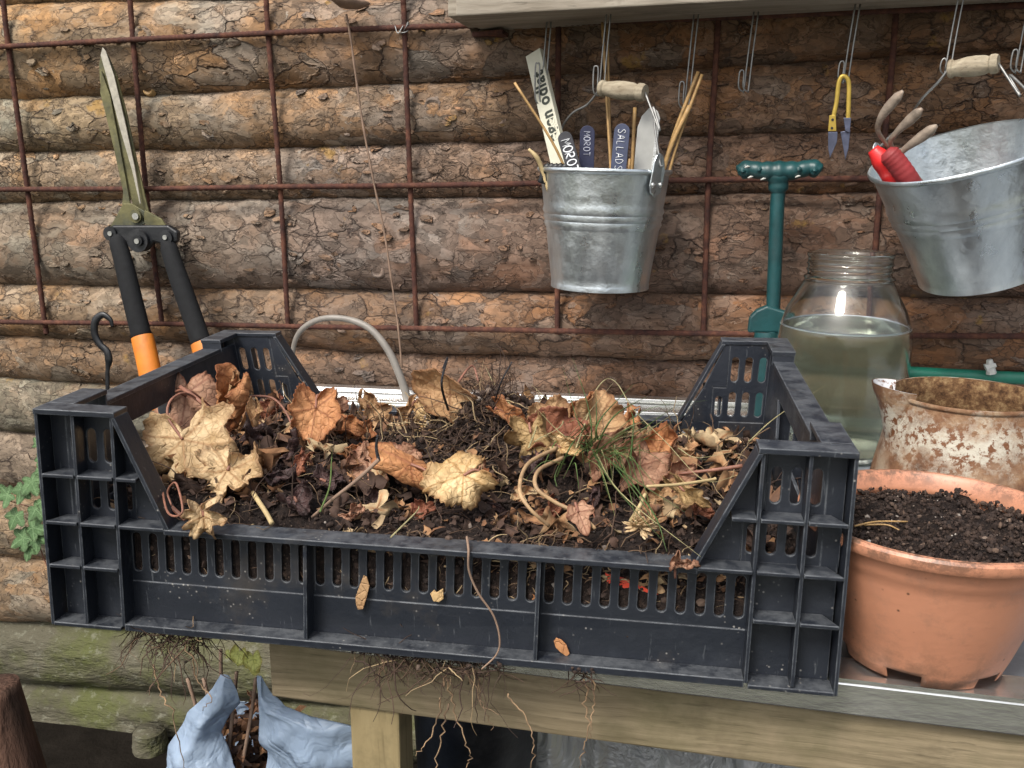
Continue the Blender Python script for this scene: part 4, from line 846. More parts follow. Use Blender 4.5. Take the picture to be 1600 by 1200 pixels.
def pl_root(r):
    if r.random() < .45: x = .31+r.gauss(0, .045); y = .24+r.gauss(0, .045)
    else: x = r.uniform(.03, .57); y = r.uniform(.03, .36)
    x = min(max(x, .025), .575); y = min(max(y, .025), .37); return TC(x, y, soil_h(x, y)+.002)
def keepin(p):
    x, y = inv(p); f = TC(min(max(x, .02), .58), .0198, .05); p = np.array(p); p[1] = max(p[1], f[1]) if p[2] < .092 else p[1]; return p
strands('fine_roots', 1500, pl_root, 'tangled fine dark roots over the soil in the crate', 'roots', seed=11, up=.5, clamp=keepin)
strands('fine_roots', 500, lambda r: TC(r.uniform(.03, .57), .0202, r.uniform(.03, .086)), 'fine roots showing through the front slots of the crate', 'roots', ln=(.01, .03), seed=12, up=1., clamp=keepin, tintf=lambda r: .4+.6*r.random())

# ------------------------------------------------------------------ leaf builder
def leaf_mesh(size, lobes=5, curl=.5, cup=.3, wav=.3, seed=0, nA=132, nR=13, serr=.05, sinus=.35, depth=.28, narrow=1., tear=0., seg=(0, 0)):
    r = random.Random(seed); ph = r.uniform(0, 10); vs = []; vein = []; edge = []
    lob = [(-2.25, .62), (-1.15, .86), (0, 1.), (1.15, .86), (2.25, .62)] if lobes == 5 else ([(-1.3, .72), (0, 1.), (1.3, .72)] if lobes == 3 else [(0, 1.)])
    bend = r.uniform(-1, 1); fold = r.uniform(-.75, .75)*min(1, wav); lob = [(c0+r.uniform(-.14, .14)*(c0 != 0), l0*r.uniform(.80, 1.1)) for c0, l0 in lob]
    for i in range(nR+1):
        q = i/nR
        for j in range(nA):
            th = -math.pi+2*math.pi*j/nA
            if lobes > 1:
                R_ = 0
                for (c0, l0) in lob: R_ = max(R_, l0*(1-depth*min(1, abs(th-c0)/.62)**1.3))
                R_ *= 1-sinus*2*max(0, abs(th)-2.55)/.6 if abs(th) > 2.55 else 1
                R_ = max(R_, .10)
            else:                                # ovate leaf, base at origin pointing to theta 0
                R_ = .12+.88*max(0, math.cos(th/2))**3.2*(1 if abs(th) < 2.6 else .6)
            R_ *= 1+serr*(abs(((th*9/math.pi*1.9) % 1)-.5)*2-.5)*q**3+.05*mn.noise(Vector((th*3, ph, 0)))
            if tear and i > nR*.5: R_ *= 1-tear*max(0, mn.noise(Vector((th*2.3, ph+4, 3))))*1.2
            x = math.sin(th)*R_*q*narrow; y = math.cos(th)*R_*q
            near = min((abs(th-c0) for c0, _ in lob)); dperp = near*q*R_
            ridge = math.exp(-(dperp/.055)**2); vn = math.exp(-(dperp/(.016+.012*(1-q)))**2) if near < 1. else 0
            # folds between veins + side veins
            if lobes > 1: side = abs(math.sin((q*R_*15)-near*7)); vn = max(vn, .55*(1-min(1, side/.16))*(near < .5))
            z = .055*ridge*q-.05*q*math.cos(near*5)*.5+wav*.20*q*q*mn.noise(Vector((x*2.2+ph, y*2.2, 1)))+wav*.09*q*mn.noise(Vector((x*6+ph, y*6, 2)))+wav*.03*mn.noise(Vector((x*14+ph, y*14, 2)))
            z += fold*abs(x)+wav*.42*q**4*mn.noise(Vector((math.sin(th)*1.3+ph, math.cos(th)*1.3, 7)))
            z += cup*q*q*.35+wav*.12*q**4*math.sin(th*6+ph)
            # curl: roll across x
            if abs(curl) > .01:
                k = curl*2.2; a = x*k; z2 = z; x, z = (math.sin(a)/k)*(1-z2*k*.5) if True else x, (1-math.cos(a))/k+z2*math.cos(a)
            k2 = bend*.55*abs(curl)+.001; a = y*k2; y, z = math.sin(a)/k2, (1-math.cos(a))/k2+z*math.cos(a)
            vs.append((x*size, y*size, z*size)); vein.append(min(1, vn)); edge.append(q**3)
    fs = [(i*nA+j, i*nA+(j+1) % nA, (i+1)*nA+(j+1) % nA, (i+1)*nA+j) for i in range(nR) for j in range(nA)]
    return vs, fs, vein, edge
def leaf(px, py, wpx, mat, lab, ang=0, tilt=50, roll=0, curl=.5, cup=.3, wav=.5, seed=0, lobes=5, P=None, stalk=None, cat='leaf', name='dry_leaf', lift=.004, serr=.06, depth=.22, narrow=1., tear=.25, flip=False, group='dead leaves in the crate'):
    if P is None: P = soil_at(px, py)
    P = np.array(P); P = P+np.array([0, 0, lift]); size = wpx/ppm(P)/1.56
    t_ = math.radians(tilt); fw = np.array([-RIGHT[1], RIGHT[0], 0]); fw /= np.linalg.norm(fw)
    rt = np.array([RIGHT[0], RIGHT[1], 0]); rt /= np.linalg.norm(rt); up = fw*math.cos(t_)+np.array([0, 0, 1])*math.sin(t_)
    rr_ = math.radians(roll); n0 = np.cross(rt, up); rt2 = rt*math.cos(rr_)+n0*math.sin(rr_); n1 = np.cross(rt2, up)
    a = math.radians(ang); X = rt2*math.cos(a)-up*math.sin(a)*1; Yv = rt2*math.sin(a)+up*math.cos(a)
    vs, fs, vein, edge = leaf_mesh(size, lobes, curl*1.6, cup*1.3, wav*2.0, seed, serr=serr, depth=depth, narrow=narrow, tear=tear)
    sg = -1 if flip else 1; V = np.array(vs); cen = np.array([0, size*.30, 0])
    V = V-cen; Wd = [P+X*v_[0]+Yv*v_[1]+n1*v_[2]*sg for v_ in V]
    th = thing(name, lab, cat, P, group); m = MB(); m.add(Wd, fs); o_ = m.build('leaf_blade', L[mat], th, smooth=True, attr={'vein': vein, 'edge': edge})
    sm = o_.modifiers.new('solid', 'SOLIDIFY'); sm.thickness = .0005; sm.offset = 0
    base = P+X*(-cen[0])+Yv*(-cen[1])
    if stalk is None: q = [base, base-Yv*size*.3+np.array([0, 0, .001]), base-Yv*size*.55+np.array([.004, 0, -.010])]
    else: q = [base]+[np.array(s_) for s_ in stalk]
    m = MB(); q = spline(q, 8); m.tube(q, np.linspace(.0013, .0009, len(q)), 7); m.build('leaf_stalk', M['stalk'], th, smooth=True)
    return th
def cr(x, y, z): return TC(x, y, z)
lf = leaf
lf(285, 652, 118, 'pink', 'pinkish brown veined leaf lying against the left end of the crate', 180, 62, 0, -.45, -.2, .4, 1, P=atZ(288, 640, .128), stalk=[atZ(275, 612, .15), atZ(300, 612, .152), atZ(345, 650, .12)], lift=0)
lf(285, 715, 150, 'pale', 'large pale yellow leaf at the front left corner of the crate', 165, 52, 8, .45, -.25, .7, 2, P=atZ(288, 712, .118), stalk=[atZ(262, 650, .145), atZ(270, 622, .158), atZ(300, 618, .155), atZ(350, 668, .115)], lift=0, tear=.5)
lf(380, 625, 118, 'orange', 'tall curled orange brown leaf standing at the back left', 200, 80, 30, 1.1, .4, .7, 3, P=atZ(375, 640, .13), stalk=[atZ(425, 622, .14), atZ(450, 650, .125), atZ(462, 690, .105)], lift=0)
lf(350, 620, 75, 'tan', 'small tan leaf tip folded upright behind the orange leaf', 10, 85, -30, 1.2, .2, .6, 33, P=atZ(362, 610, .15), lift=0)
lf(398, 668, 85, 'tan', 'narrow tan leaf hanging below the curled leaf at back left', 190, 60, 10, .7, .2, .6, 34, P=atZ(395, 672, .118), lift=0, narrow=.6)
lf(345, 775, 118, 'pale', 'torn cream coloured leaf near the left front rim', 200, 38, 0, .3, .1, .9, 4, tear=1., lift=.012)
lf(314, 822, 88, 'pale', 'small cream leaf scrap hanging over the front lip', 170, 70, 0, .4, -.3, .8, 5, P=cr(.136, -.004, .094), lobes=3, tear=.8, lift=0)
lf(492, 690, 100, 'orange', 'broad orange leaf standing left of the crate middle', 185, 62, -10, .5, -.2, .45, 6, lift=.02, P=atZ(492, 690, .118), serr=.09)
lf(548, 690, 88, 'orange', 'orange leaf with curled edge beside the broad orange leaf', 110, 40, 20, .8, .2, .6, 7, lift=.012)
lf(520, 663, 70, 'pink', 'small crumpled brown leaf by the back rim left of middle', 60, 45, -20, .9, .3, .8, 8, lift=.014)
lf(618, 708, 150, 'orange', 'largest arched orange leaf in the middle of the crate', 300, 46, 0, -.75, -.3, .5, 9, P=atZ(618, 712, .128), lift=0, serr=.09)
lf(570, 755, 90, 'pink', 'pink brown leaf flat on the soil below the arched leaf', 200, 35, 0, .3, .1, .6, 10)
lf(640, 745, 78, 'pink', 'reddish leaf tucked under the arched orange leaf', 120, 35, 0, .4, .1, .6, 11, lift=.008)
lf(712, 785, 108, 'yellow', 'scalloped yellow leaf above the front lip', 250, 50, 0, -.4, -.2, .7, 12, serr=.12, lift=.016, P=atZ(705, 780, .108))
lf(750, 775, 55, 'orange', 'small orange leaf curled behind the scalloped yellow leaf', 60, 60, 20, .9, .2, .6, 13, lift=.014)
lf(684, 595, 116, 'tan', 'tall tan leaf standing above the back rim', 300, 82, 10, .55, .1, .45, 14, P=atZ(684, 606, .152), stalk=[atZ(736, 572, .165), atZ(748, 598, .150)], lift=0, serr=.03, depth=.18)
lf(640, 640, 70, 'tan', 'narrow folded tan leaf below the tall standing leaf', 215, 75, 30, 1.3, .1, .7, 15, P=atZ(636, 650, .118), lift=0, narrow=.6)
lf(660, 665, 76, 'yellow', 'yellow green leaf near the back rim', 250, 50, 10, .5, 0, .7, 16, P=atZ(664, 664, .115), lift=0, serr=.1, tear=.5)
lf(802, 650, 74, 'orange', 'bright orange leaf right of the dark root ball', 120, 60, 0, .6, 0, .6, 17, P=atZ(800, 652, .132), lift=0)
lf(868, 642, 80, 'tan', 'tan leaf upright near the back right of the root ball', 20, 70, 15, .5, 0, .5, 18, P=atZ(866, 646, .137), lift=0)
lf(940, 645, 120, 'tan', 'large ochre leaf standing behind the green grass', 30, 70, -10, .4, .1, .5, 19, P=atZ(938, 650, .136), lift=0, serr=.05)
lf(905, 628, 70, 'orange', 'narrow orange leaf pointing up right behind the grass', 60, 80, 0, 1.1, 0, .6, 20, P=atZ(915, 628, .145), lift=0, narrow=.5)
lf(878, 678, 104, 'red', 'reddish brown leaf in the right half of the crate', 80, 52, 0, .5, .1, .6, 21, P=atZ(878, 680, .128), lift=0)
lf(835, 690, 74, 'olive', 'olive brown leaf beside the root ball on its right', 170, 60, 10, .8, 0, .7, 22, P=atZ(832, 690, .128), lift=0, tear=.6)
lf(895, 705, 66, 'yellow', 'ragged yellow leaf under the reddish leaf', 110, 55, 0, .5, 0, .9, 23, P=atZ(888, 704, .124), lift=0, tear=1., serr=.15)
lf(1035, 685, 98, 'orange', 'orange brown leaf standing at right near the back wall', 25, 70, 25, .9, .2, .5, 24, P=atZ(1036, 690, .125), lift=0, narrow=.7)
lf(1092, 785, 96, 'olive', 'long tan leaf sloping down at the right end', 130, 55, 20, .9, 0, .6, 25, P=atZ(1085, 778, .11), lift=0, narrow=.6)
lf(1010, 725, 92, 'pink', 'pink brown leaf right of the grass tuft', 70, 45, 0, .5, .1, .7, 26, P=atZ(1010, 725, .118), lift=0)
lf(950, 725, 84, 'pink', 'pale pinkish leaf under the grass in the right half', 230, 45, 0, .3, .1, .5, 27, P=atZ(945, 725, .118), lift=0)
lf(985, 770, 70, 'red', 'crumpled dark red leaf near the beige flower', 200, 45, 0, 1.0, .2, 1.2, 28, lift=.012)
lf(908, 832, 66, 'pink', 'smooth brown pointed leaf lying by the front lip', 160, 58, 0, .25, 0, .15, 29, lobes=3, serr=0, P=cr(.415, .035, .104), lift=0, depth=.5)
lf(1040, 800, 62, 'tan', 'small tan leaf fragment left of the long sloping leaf', 300, 45, 0, .6, 0, .8, 30, lift=.008, tear=.6)
lf(425, 705, 92, 'dark', 'dark purple brown shrivelled leaf left of middle', 100, 45, 0, 1.2, .3, 1.5, 31, lift=.01)
lf(455, 722, 70, 'dark', 'second dark shrivelled leaf closest to the broad orange leaf', 20, 40, 0, 1.2, .3, 1.5, 35, lift=.008)
lf(432, 765, 70, 'dark', 'dark wet leaf in front of the shrivelled pair', 250, 35, 0, .8, .3, 1.2, 36, lift=.006)
lf(640, 768, 62, 'black', 'black rotten curled leaf in the crate middle', 180, 60, 10, 1.3, .2, 1.3, 32, lift=.012, narrow=.6)
lf(960, 755, 60, 'black', 'black rotten leaf beside the crumpled red leaf', 60, 60, 0, 1.1, .2, 1.3, 37, lift=.012)
lf(560, 812, 48, 'pink', 'dull pink brown scrap by the front lip left of middle', 40, 35, 0, .9, .1, 1., 38, lift=.006)
lf(1070, 700, 60, 'pink', 'small orange pink leaf near the right back slots', 60, 60, 0, .8, .1, .8, 39, P=atZ(1072, 740, .115), lift=0)
lf(470, 800, 50, 'dark', 'dark scrap leaf behind the front lip at left', 140, 35, 0, .8, .1, 1., 40, lift=.005)
lf(1018, 828, 40, 'tan', 'tiny star shaped tan leaf by the front lip', 0, 60, 0, .3, .1, .5, 41, depth=.7, lift=.01)
lf(870, 800, 46, 'red', 'small rust red leaf between the pale bent stems', 30, 40, 0, .9, .1, .9, 42, lift=.005)

for i_, (x_, y_, w_, m_, a_, sd_, lb_) in enumerate([(330, 705, 60, 'pink', 40, 81, 'small pink brown leaf behind the large pale leaf'), (470, 745, 44, 'red', 200, 82, 'small rusty leaf below the broad orange leaf'), (520, 770, 50, 'dark', 90, 83, 'dark curled leaf crossed by the slanting twig'),
  (585, 800, 46, 'dark', 330, 84, 'dark leaf between the twig and the front lip'), (665, 815, 42, 'red', 60, 85, 'small reddish leaf in front of the black leaf'), (780, 815, 40, 'dark', 120, 86, 'dark brown leaf scrap near the front lip right of middle'), (852, 668, 70, 'red', 300, 87, 'rust coloured leaf behind the olive leaf'),
  (982, 668, 84, 'orange', 45, 88, 'orange leaf at the right of the large ochre leaf'), (1000, 690, 56, 'red', 150, 89, 'dark orange leaf behind the right grass blades'), (1065, 740, 52, 'tan', 240, 90, 'tan leaf in front of the small orange pink leaf'), (930, 790, 46, 'dark', 20, 91, 'dark leaf above the smooth brown pointed leaf'),
  (1100, 820, 44, 'red', 100, 92, 'reddish scrap leaf at the foot of the right sloped flange'), (835, 745, 50, 'dark', 200, 93, 'dark leaf under the pale bent stems'), (700, 700, 48, 'dark', 160, 94, 'shrivelled dark leaf on the root ball'), (545, 725, 56, 'orange', 250, 95, 'small orange leaf touching the slanting twig top'),
  (588, 662, 74, 'tan', 130, 96, 'tan leaf lying by the back rim near the bent tube'), (430, 650, 48, 'red', 20, 97, 'rust leaf against the back wall at left'), (770, 690, 44, 'red', 280, 98, 'small red brown leaf at the right foot of the root ball'), (568, 690, 66, 'orange', 30, 99, 'orange leaf touching the right side of the broad orange leaf'), (1050, 770, 62, 'orange', 160, 101, 'orange leaf next to the long sloping tan leaf'), (820, 640, 56, 'tan', 20, 102, 'tan leaf tip behind the bright orange leaf'), (745, 745, 40, 'pink', 70, 103, 'little pink brown leaf at the front foot of the root ball')]):
    lf(x_, y_, w_, m_, lb_, a_, 50, (i_*37) % 50-25, .9, .1, 1.1, sd_, lift=.010, narrow=.75, tear=.4)
# heap of crumpled half-rotted leaves between the large ones: nobody could count them
r = random.Random(31); m = MB(); tint = []
for q_ in range(230):
    u_ = r.random()
    if u_ < .45: x, y = r.uniform(.34, .56), r.uniform(.05, .35)
    elif u_ < .75: x, y = r.uniform(.04, .26), r.uniform(.05, .35)
    else: x, y = r.uniform(.05, .55), r.uniform(.04, .36)
    if abs(x-.31) < .05 and abs(y-.245) < .06: continue
    sz = r.uniform(.010, .025); p = TC(x, y, soil_h(x, y)+sz*.30)
    vs, fs, ve_, ed_ = leaf_mesh(sz, 5 if r.random() < .6 else 3, r.uniform(.9, 2.2)*r.choice((-1, 1)), r.uniform(-.3, .5), r.uniform(1., 2.4), 500+q_, 36, 6, depth=.2, narrow=r.uniform(.45, .9), tear=r.uniform(.2, 1.))
    Rm = np.array(Matrix.Rotation(r.uniform(0, 6.28), 3, 'Z')@Matrix.Rotation(r.gauss(0, .7), 3, 'X')@Matrix.Rotation(r.gauss(0, .6), 3, 'Y'))
    W_ = [p+Rm@np.array([v_[0], v_[1]-sz*.3, v_[2]]) for v_ in vs]
    W_ = [keepin(w_) for w_ in W_] if y < .09 else W_
    m.add(W_, fs); tv = .12+.86*r.random()**1.25; tint += [min(1, max(0, tv-.35*v_+.12*e_)) for v_, e_ in zip(ve_, ed_)]
tag(m.build('crumpled_leaf_heap', M['litter'], smooth=True, attr={'tint': tint}), 'heap of crumpled rotting leaves between the large leaves in the crate', 'leaf litter', kind='stuff')
# crumpled papery scrap on the front lip at right, flakes stuck on the crate front
lf(1070, 880, 50, 'pink', 'papery pink brown scrap caught on the front lip at right', 90, 60, 0, 1.2, .2, 1.5, 50, P=cr(.492, -.002, .091), tear=.8, lift=0, group='leaf scraps stuck to the crate front')
def chip(px, py, P_, mat, lab, Y):
    m = MB(); n = len(P_); m.prism([atY(px+x, py+y, Y) for x, y in P_], (0, .0012, 0)); o_ = m.build('leaf_scrap', mat); bevel(o_, .0004); tag(o_, lab, 'leaf scrap', 'leaf scraps stuck to the crate front')
chip(565, 928, [(-6,25),(2,24),(7,8),(12,-12),(8,-26),(3,-29),(-3,-14),(-10,6),(-9,17)], L['tan'], 'narrow brown scrap stuck below a slot on the crate front', TC(.24, .012, .05)[1])
chip(877, 1012, [(-12,-10),(-8,-15),(0,-12),(8,-4),(13,10),(8,14),(-2,7),(-9,0)], L['orange'], 'small orange scrap stuck low on the right of the crate front', TC(.40, .0125, .03)[1])
chip(684, 932, [(-12,-4),(-6,-10),(-2,-6),(8,-12),(9,4),(2,9),(-7,8)], L['yellow'], 'small yellow scrap in a slot near the crate middle', TC(.30, .0125, .05)[1])
chip(827, 940, [(-9,-9),(0,-16),(9,-10),(10,4),(4,14),(-8,9)], L['orange'], 'orange scrap showing through a slot left of the middle rib', TC(.37, .020, .05)[1])

# litter fragments
r = random.Random(21); m = MB(); tint = []
for _ in range(2200):
    if r.random() < .75: x, y = r.uniform(.03, .57), r.uniform(.03, .37); p = TC(x, y, soil_h(x, y)+r.uniform(.001, .008)); ft = r.random()**2.4
    else: p = TC(r.uniform(.03, .57), .0200, r.uniform(.012, .086)); ft = r.random()
    s_ = r.uniform(.002, .009); A = np.array([r.gauss(0,1), r.gauss(0,1), r.gauss(0,.5)]); A /= np.linalg.norm(A); B_ = np.cross(A, np.array([r.gauss(0,.6), r.gauss(0,.6), 1])); B_ /= np.linalg.norm(B_); N_ = np.cross(A, B_)
    k = r.randint(7, 11); vs = [p+N_*s_*r.uniform(.1, .4)]; cu = r.uniform(-1.2, 1.2); el = r.uniform(.35, .9)
    for ring_ in (.5, 1.):
        for a in range(k):
            th_ = 2*math.pi*a/k; q_ = ring_*(r.uniform(.55, 1.15) if ring_ == 1. else 1); u, w_ = math.cos(th_)*q_, math.sin(th_)*q_*el
            vs.append(p+s_*(A*u+B_*w_+N_*(cu*u*u*.8+r.uniform(-.15, .15))))
    yf = TC(.3, .03, .05)[1]
    for v_ in range(len(vs)):
        if vs[v_][2] < .092: vs[v_] = keepin(vs[v_])
    m.add(vs, [(0, 1+a, 1+(a+1) % k) for a in range(k)]+[(1+a, 1+k+a, 1+k+(a+1) % k, 1+(a+1) % k) for a in range(k)]); tint += [ft]*len(vs)
tag(m.build('leaf_litter', M['litter'], smooth=True, attr={'tint': tint}), 'broken leaf fragments scattered over the soil in the crate', 'leaf litter', kind='stuff')

# stems, twigs, root clump stalks
def stem(P, r0, r1, mat, lab, cat='stem', name='fallen_twig', group='stems and twigs in the crate'):
    m = MB(); q = spline(P, 8); m.tube(q, np.linspace(r0, r1, len(q)), 8); return tag(m.build(name, mat, smooth=True), lab, cat, group)
stem([atZ(870, 700, .13), atZ(825, 725, .13), atZ(812, 765, .125), atZ(828, 795, .115), atZ(858, 822, .10)], .0018, .0013, M['stem'], 'outer pale bent stem right of the root ball')
stem([atZ(880, 715, .13), atZ(842, 735, .13), atZ(838, 762, .125), atZ(868, 785, .115), atZ(905, 803, .108), atZ(930, 826, .098)], .0017, .0015, M['stem'], 'inner pale bent stem reaching towards the brown pointed leaf')
stem([atZ(488, 808, .095), atZ(520, 780, .12), atZ(560, 748, .135), atZ(592, 718, .148)], .0012, .0016, M['vine'], 'straight thin twig slanting up to the black leaf')
stem([atZ(592, 720, .145), atZ(588, 700, .155), atZ(590, 680, .165)], .0015, .0009, L['black'], 'short black upright stub left of the root ball')
stem([atZ(250, 745, .12), atZ(262, 800, .11), atZ(285, 800, .12), atZ(275, 755, .13), atZ(262, 768, .12), atZ(268, 790, .11)], .0009, .0007, M['stalk'], 'looped reddish stalk in the front left corner')
stem([atZ(222, 700, .125), atZ(240, 745, .12), atZ(262, 785, .105), atZ(290, 812, .095)], .0018, .0018, M['stalk'], 'straight reddish stalk along the left sloped flange')
stem([atZ(282, 605, .155), atZ(310, 625, .15), atZ(345, 655, .13)], .0022, .0018, M['stalk'], 'thick reddish stalk above the pinkish leaf at left')
stem([atZ(395, 770, .105), atZ(415, 800, .1), atZ(425, 818, .095)], .0020, .0020, M['twig'], 'short pale straw near the torn cream leaf')
stem([atZ(700, 640, .135), atZ(690, 600, .17), atZ(699, 560, .19), atZ(692, 575, .19)], .0013, .0007, L['black'], 'dark upright twig behind the root ball')
stem([atZ(770, 640, .135), atZ(782, 600, .17), atZ(800, 565, .19)], .0010, .0006, L['black'], 'dark forked twig leaning right behind the root ball')
stem([atZ(1010, 760, .13), atZ(1060, 757, .128), atZ(1110, 750, .125), atZ(1118, 748, .125)], .0012, .0014, M['twig'], 'pale ribbed twig lying across at the right')
stem([atZ(985, 815, .11), atZ(1000, 790, .125), atZ(1008, 772, .13)], .0016, .0012, M['twig'], 'short pale twig leaning by the beige flower')
stem([atZ(1060, 740, .115), atZ(1110, 735, .12), atZ(1160, 728, .125)], .0013, .0018, M['stalk'], 'dark reddish twig resting at the right end')
# long root hanging over the front
stem([cr(.333, .012, .094), cr(.337, -.003, .090), cr(.338, -.004, .075), cr(.345, -.003, .058), cr(.357, -.002, .040), cr(.362, -.002, .022), cr(.360, -.003, .010), cr(.350, -.006, -.001)], .0010, .0006, M['vine'], 'long thin root hanging down over the crate front', 'root', 'hanging_root', None)
# pale flower head
th = thing('dry_flower', 'fluffy beige dried flower head by the front lip', 'flower', atZ(1000, 824, .11))
c0 = atZ(1000, 824, .108)
r = random.Random(4)
for k in range(34):
    a = r.uniform(0, 2*math.pi); e = r.uniform(.1, 1.3); d_ = np.array([math.cos(a)*math.cos(e), -.6*abs(math.sin(a))*math.cos(e)-.3, math.sin(e)*.9+math.sin(a)*.5]); d_ /= np.linalg.norm(d_)
    m = MB(); m.tube(spline([c0, c0+d_*.006, c0+d_*.014+np.array([0, 0, r.uniform(-.002, .002)])], 4), [.0008]*4+[.0018]*2+[.0022, .0014, .0006], 5, flat=.3); m.build('petal', L['pale'], th, smooth=True)
# grass
r = random.Random(9); m = MB(); tint = []
def blade(P, w0, tv, n=5):
    q = spline(P, 7); o0 = len(m.v); m.tube(q, [w0*(1-.85*(k/(len(q)-1))**2) for k in range(len(q))], 4, cap=False, flat=.35); tint.extend([tv]*(len(m.v)-o0))
gc = atZ(940, 700, .13)
BL = [((925, 700), (920, 640), (895, 560)), ((930, 700), (960, 650), (1010, 620)), ((940, 705), (1000, 690), (1080, 640)), ((935, 700), (1010, 640), (1108, 625)), ((930, 700), (985, 700), (1110, 720)), ((925, 705), (960, 760), (1040, 850)),
      ((930, 705), (970, 770), (1095, 870)), ((935, 705), (985, 745), (1070, 800)), ((920, 700), (880, 680), (835, 635)), ((925, 700), (900, 650), (880, 575)), ((940, 700), (935, 660), (990, 600)), ((945, 700), (1000, 660), (1040, 700)),
      ((960, 720), (1020, 800), (1042, 862)), ((950, 715), (1000, 780), (1030, 830)), ((870, 745), (890, 700), (905, 680)), ((870, 760), (868, 740), (885, 705)), ((930, 690), (932, 650), (931, 610)), ((985, 720), (990, 660), (985, 640))]
for i in range(78):
    if i < len(BL): P_ = BL[i]; tv = .3*r.random() if i not in (6, 8) else .85
    else:
        a = r.uniform(-.9, 1.5) if r.random() < .8 else r.uniform(1.5, 3.6); ln_ = r.uniform(25, 130); x0, y0 = r.gauss(935, 22), r.gauss(705, 12); P_ = ((x0, y0), (x0+math.cos(a)*ln_*.5, y0+math.sin(a)*ln_*.35-14), (x0+math.cos(a)*ln_, y0+math.sin(a)*ln_)); tv = r.random()
        if y0+math.sin(a)*ln_ > 830: continue
    z0 = .128; dz = .03 if P_[-1][1] < 690 else -.012
    blade([atZ(*P_[0], z0), atZ(*P_[1], z0+.012+(dz*.6)), atZ(*P_[2], z0+dz)], r.uniform(.0005, .0009), tv)
for P_ in (((900, 700), (918, 650), (930, 612), (948, 592), (965, 600), (990, 640), (1040, 690), (1100, 750), (1155, 742)), ((800, 635), (775, 605), (758, 572)), ((826, 700), (840, 660), (836, 640)), ((835, 690), (880, 655), (830, 600)), ((1060, 700), (1090, 715), (1150, 705)), ((1170, 690), (1215, 650), (1290, 602)), ((500, 800), (515, 760), (518, 720), (520, 700)), ((610, 840), (650, 800), (655, 790))):
    blade([atZ(x, y, .14 if y < 720 else .125) for x, y in P_], .0008, .9 if P_[0][0] > 590 else .6)
tag(m.build('grass_tuft', M['grass'], smooth=True, attr={'tint': tint}), 'tuft of thin green and straw coloured grass among the leaves', 'grass', kind='stuff')
# red plastic piece behind the slots
m = MB(); m.prism([TC(.435, .0196, .070), TC(.440, .0196, .052), TC(.487, .0196, .038), TC(.489, .0196, .050), TC(.452, .0196, .066)], TC(.4, .021, .05)-TC(.4, .0196, .05)); tag(m.build('plant_tag', M['redplastic']), 'bright red plastic tag seen through the front slots', 'plant tag')

# root clumps hanging below the crate
def pl_clump(x0, x1, y0, y1, z0=-.03, z1=.0):
    def f(r): return TC(r.uniform(x0, x1), r.uniform(y0, y1), 0)+np.array([0, 0, r.uniform(z0, z1)])
    return f
def clump(px0, px1, depth_px, Y, N, lab, seed, lng, lab_cat='roots'):
    a = atY(px0, 1010+(px0-200)*.09, Y); b_ = atY(px1, 1010+(px1-200)*.09, Y); dz = depth_px/ppm(a)
    def f(r):
        u = r.random(); v_ = abs(r.gauss(0, .45)); x = a[0]+(b_[0]-a[0])*u; zt = 0. ; env = math.sin(math.pi*min(1, max(0, u)))**.5
        return np.array([x, Y+r.uniform(-.01, .03), zt-dz*v_*env])
    strands('root_clump', N, f, lab, lab_cat, .0002, .0008, lng, seed, droop=.6, tintf=lambda r: .1+.9*r.random()**2.2, up=.5)
    crumbs('soil_clod', int(N*3), lambda r: f(r)*1.0+np.array([0, .008, .004]), .0005, .0024, M['crumbs'], lab.replace('roots', 'dark soil clods').replace('tangle', 'cluster'), 'soil', seed+50)
clump(205, 325, 55, .030, 170, 'tangle of fine roots hanging below the left end of the crate', 61, (.015, .055))
clump(545, 790, 30, .022, 210, 'tangle of pale roots hanging in front of the beam at centre', 62, (.012, .06))
def longroot(P, Y, r0, lab):
    r0 *= .55; Y += .03 if Y < .02 else 0
    m = MB(); q = spline([atY(x, y, Y+.002*math.sin(i*2)) for i, (x, y) in enumerate(P)], 6); q = [p+np.array([RG.gauss(0, .0010), RG.gauss(0, .0008), 0]) for p in q]; m.tube(q, np.linspace(r0, r0*.35, len(q)), 6); tag(m.build('hanging_root', M['rootskin'], smooth=True), lab, 'root', 'long roots hanging below the crate')
longroot([(700, 1060), (712, 1110), (728, 1160), (735, 1185), (728, 1200)], -.004, .0014, 'pale root hanging straight below the centre clump')
longroot([(745, 1060), (752, 1090), (760, 1115), (772, 1140)], -.004, .0013, 'short pale root curling right below the centre clump')
longroot([(790, 1085), (815, 1112), (830, 1150), (832, 1180), (826, 1215)], -.004, .0013, 'rightmost long pale root of the centre clump')
longroot([(690, 1090), (682, 1130), (662, 1165), (650, 1180)], -.004, .0014, 'thin pale root falling left of the centre clump')
longroot([(700, 1100), (690, 1150), (680, 1200), (672, 1220)], -.004, .0015, 'long pale root falling to the picture bottom beside the leg')
longroot([(915, 1062), (917, 1100), (920, 1140), (912, 1170), (905, 1200)], -.002, .0014, 'single long root right of centre hanging in front of the beam')
longroot([(926, 1062), (928, 1100), (925, 1130), (922, 1155)], -.002, .0012, 'thin twin root beside the single long root')
longroot([(238, 1040), (252, 1080), (268, 1110), (280, 1160), (290, 1205)], .028, .0015, 'long pale root hanging under the left clump')
longroot([(300, 1020), (305, 1060), (330, 1090), (318, 1110)], .028, .0013, 'short bent pale root at the right of the left clump')
clump(893, 927, 16, .022, 26, 'small knot of thin roots on the beam right of centre', 63, (.01, .04))

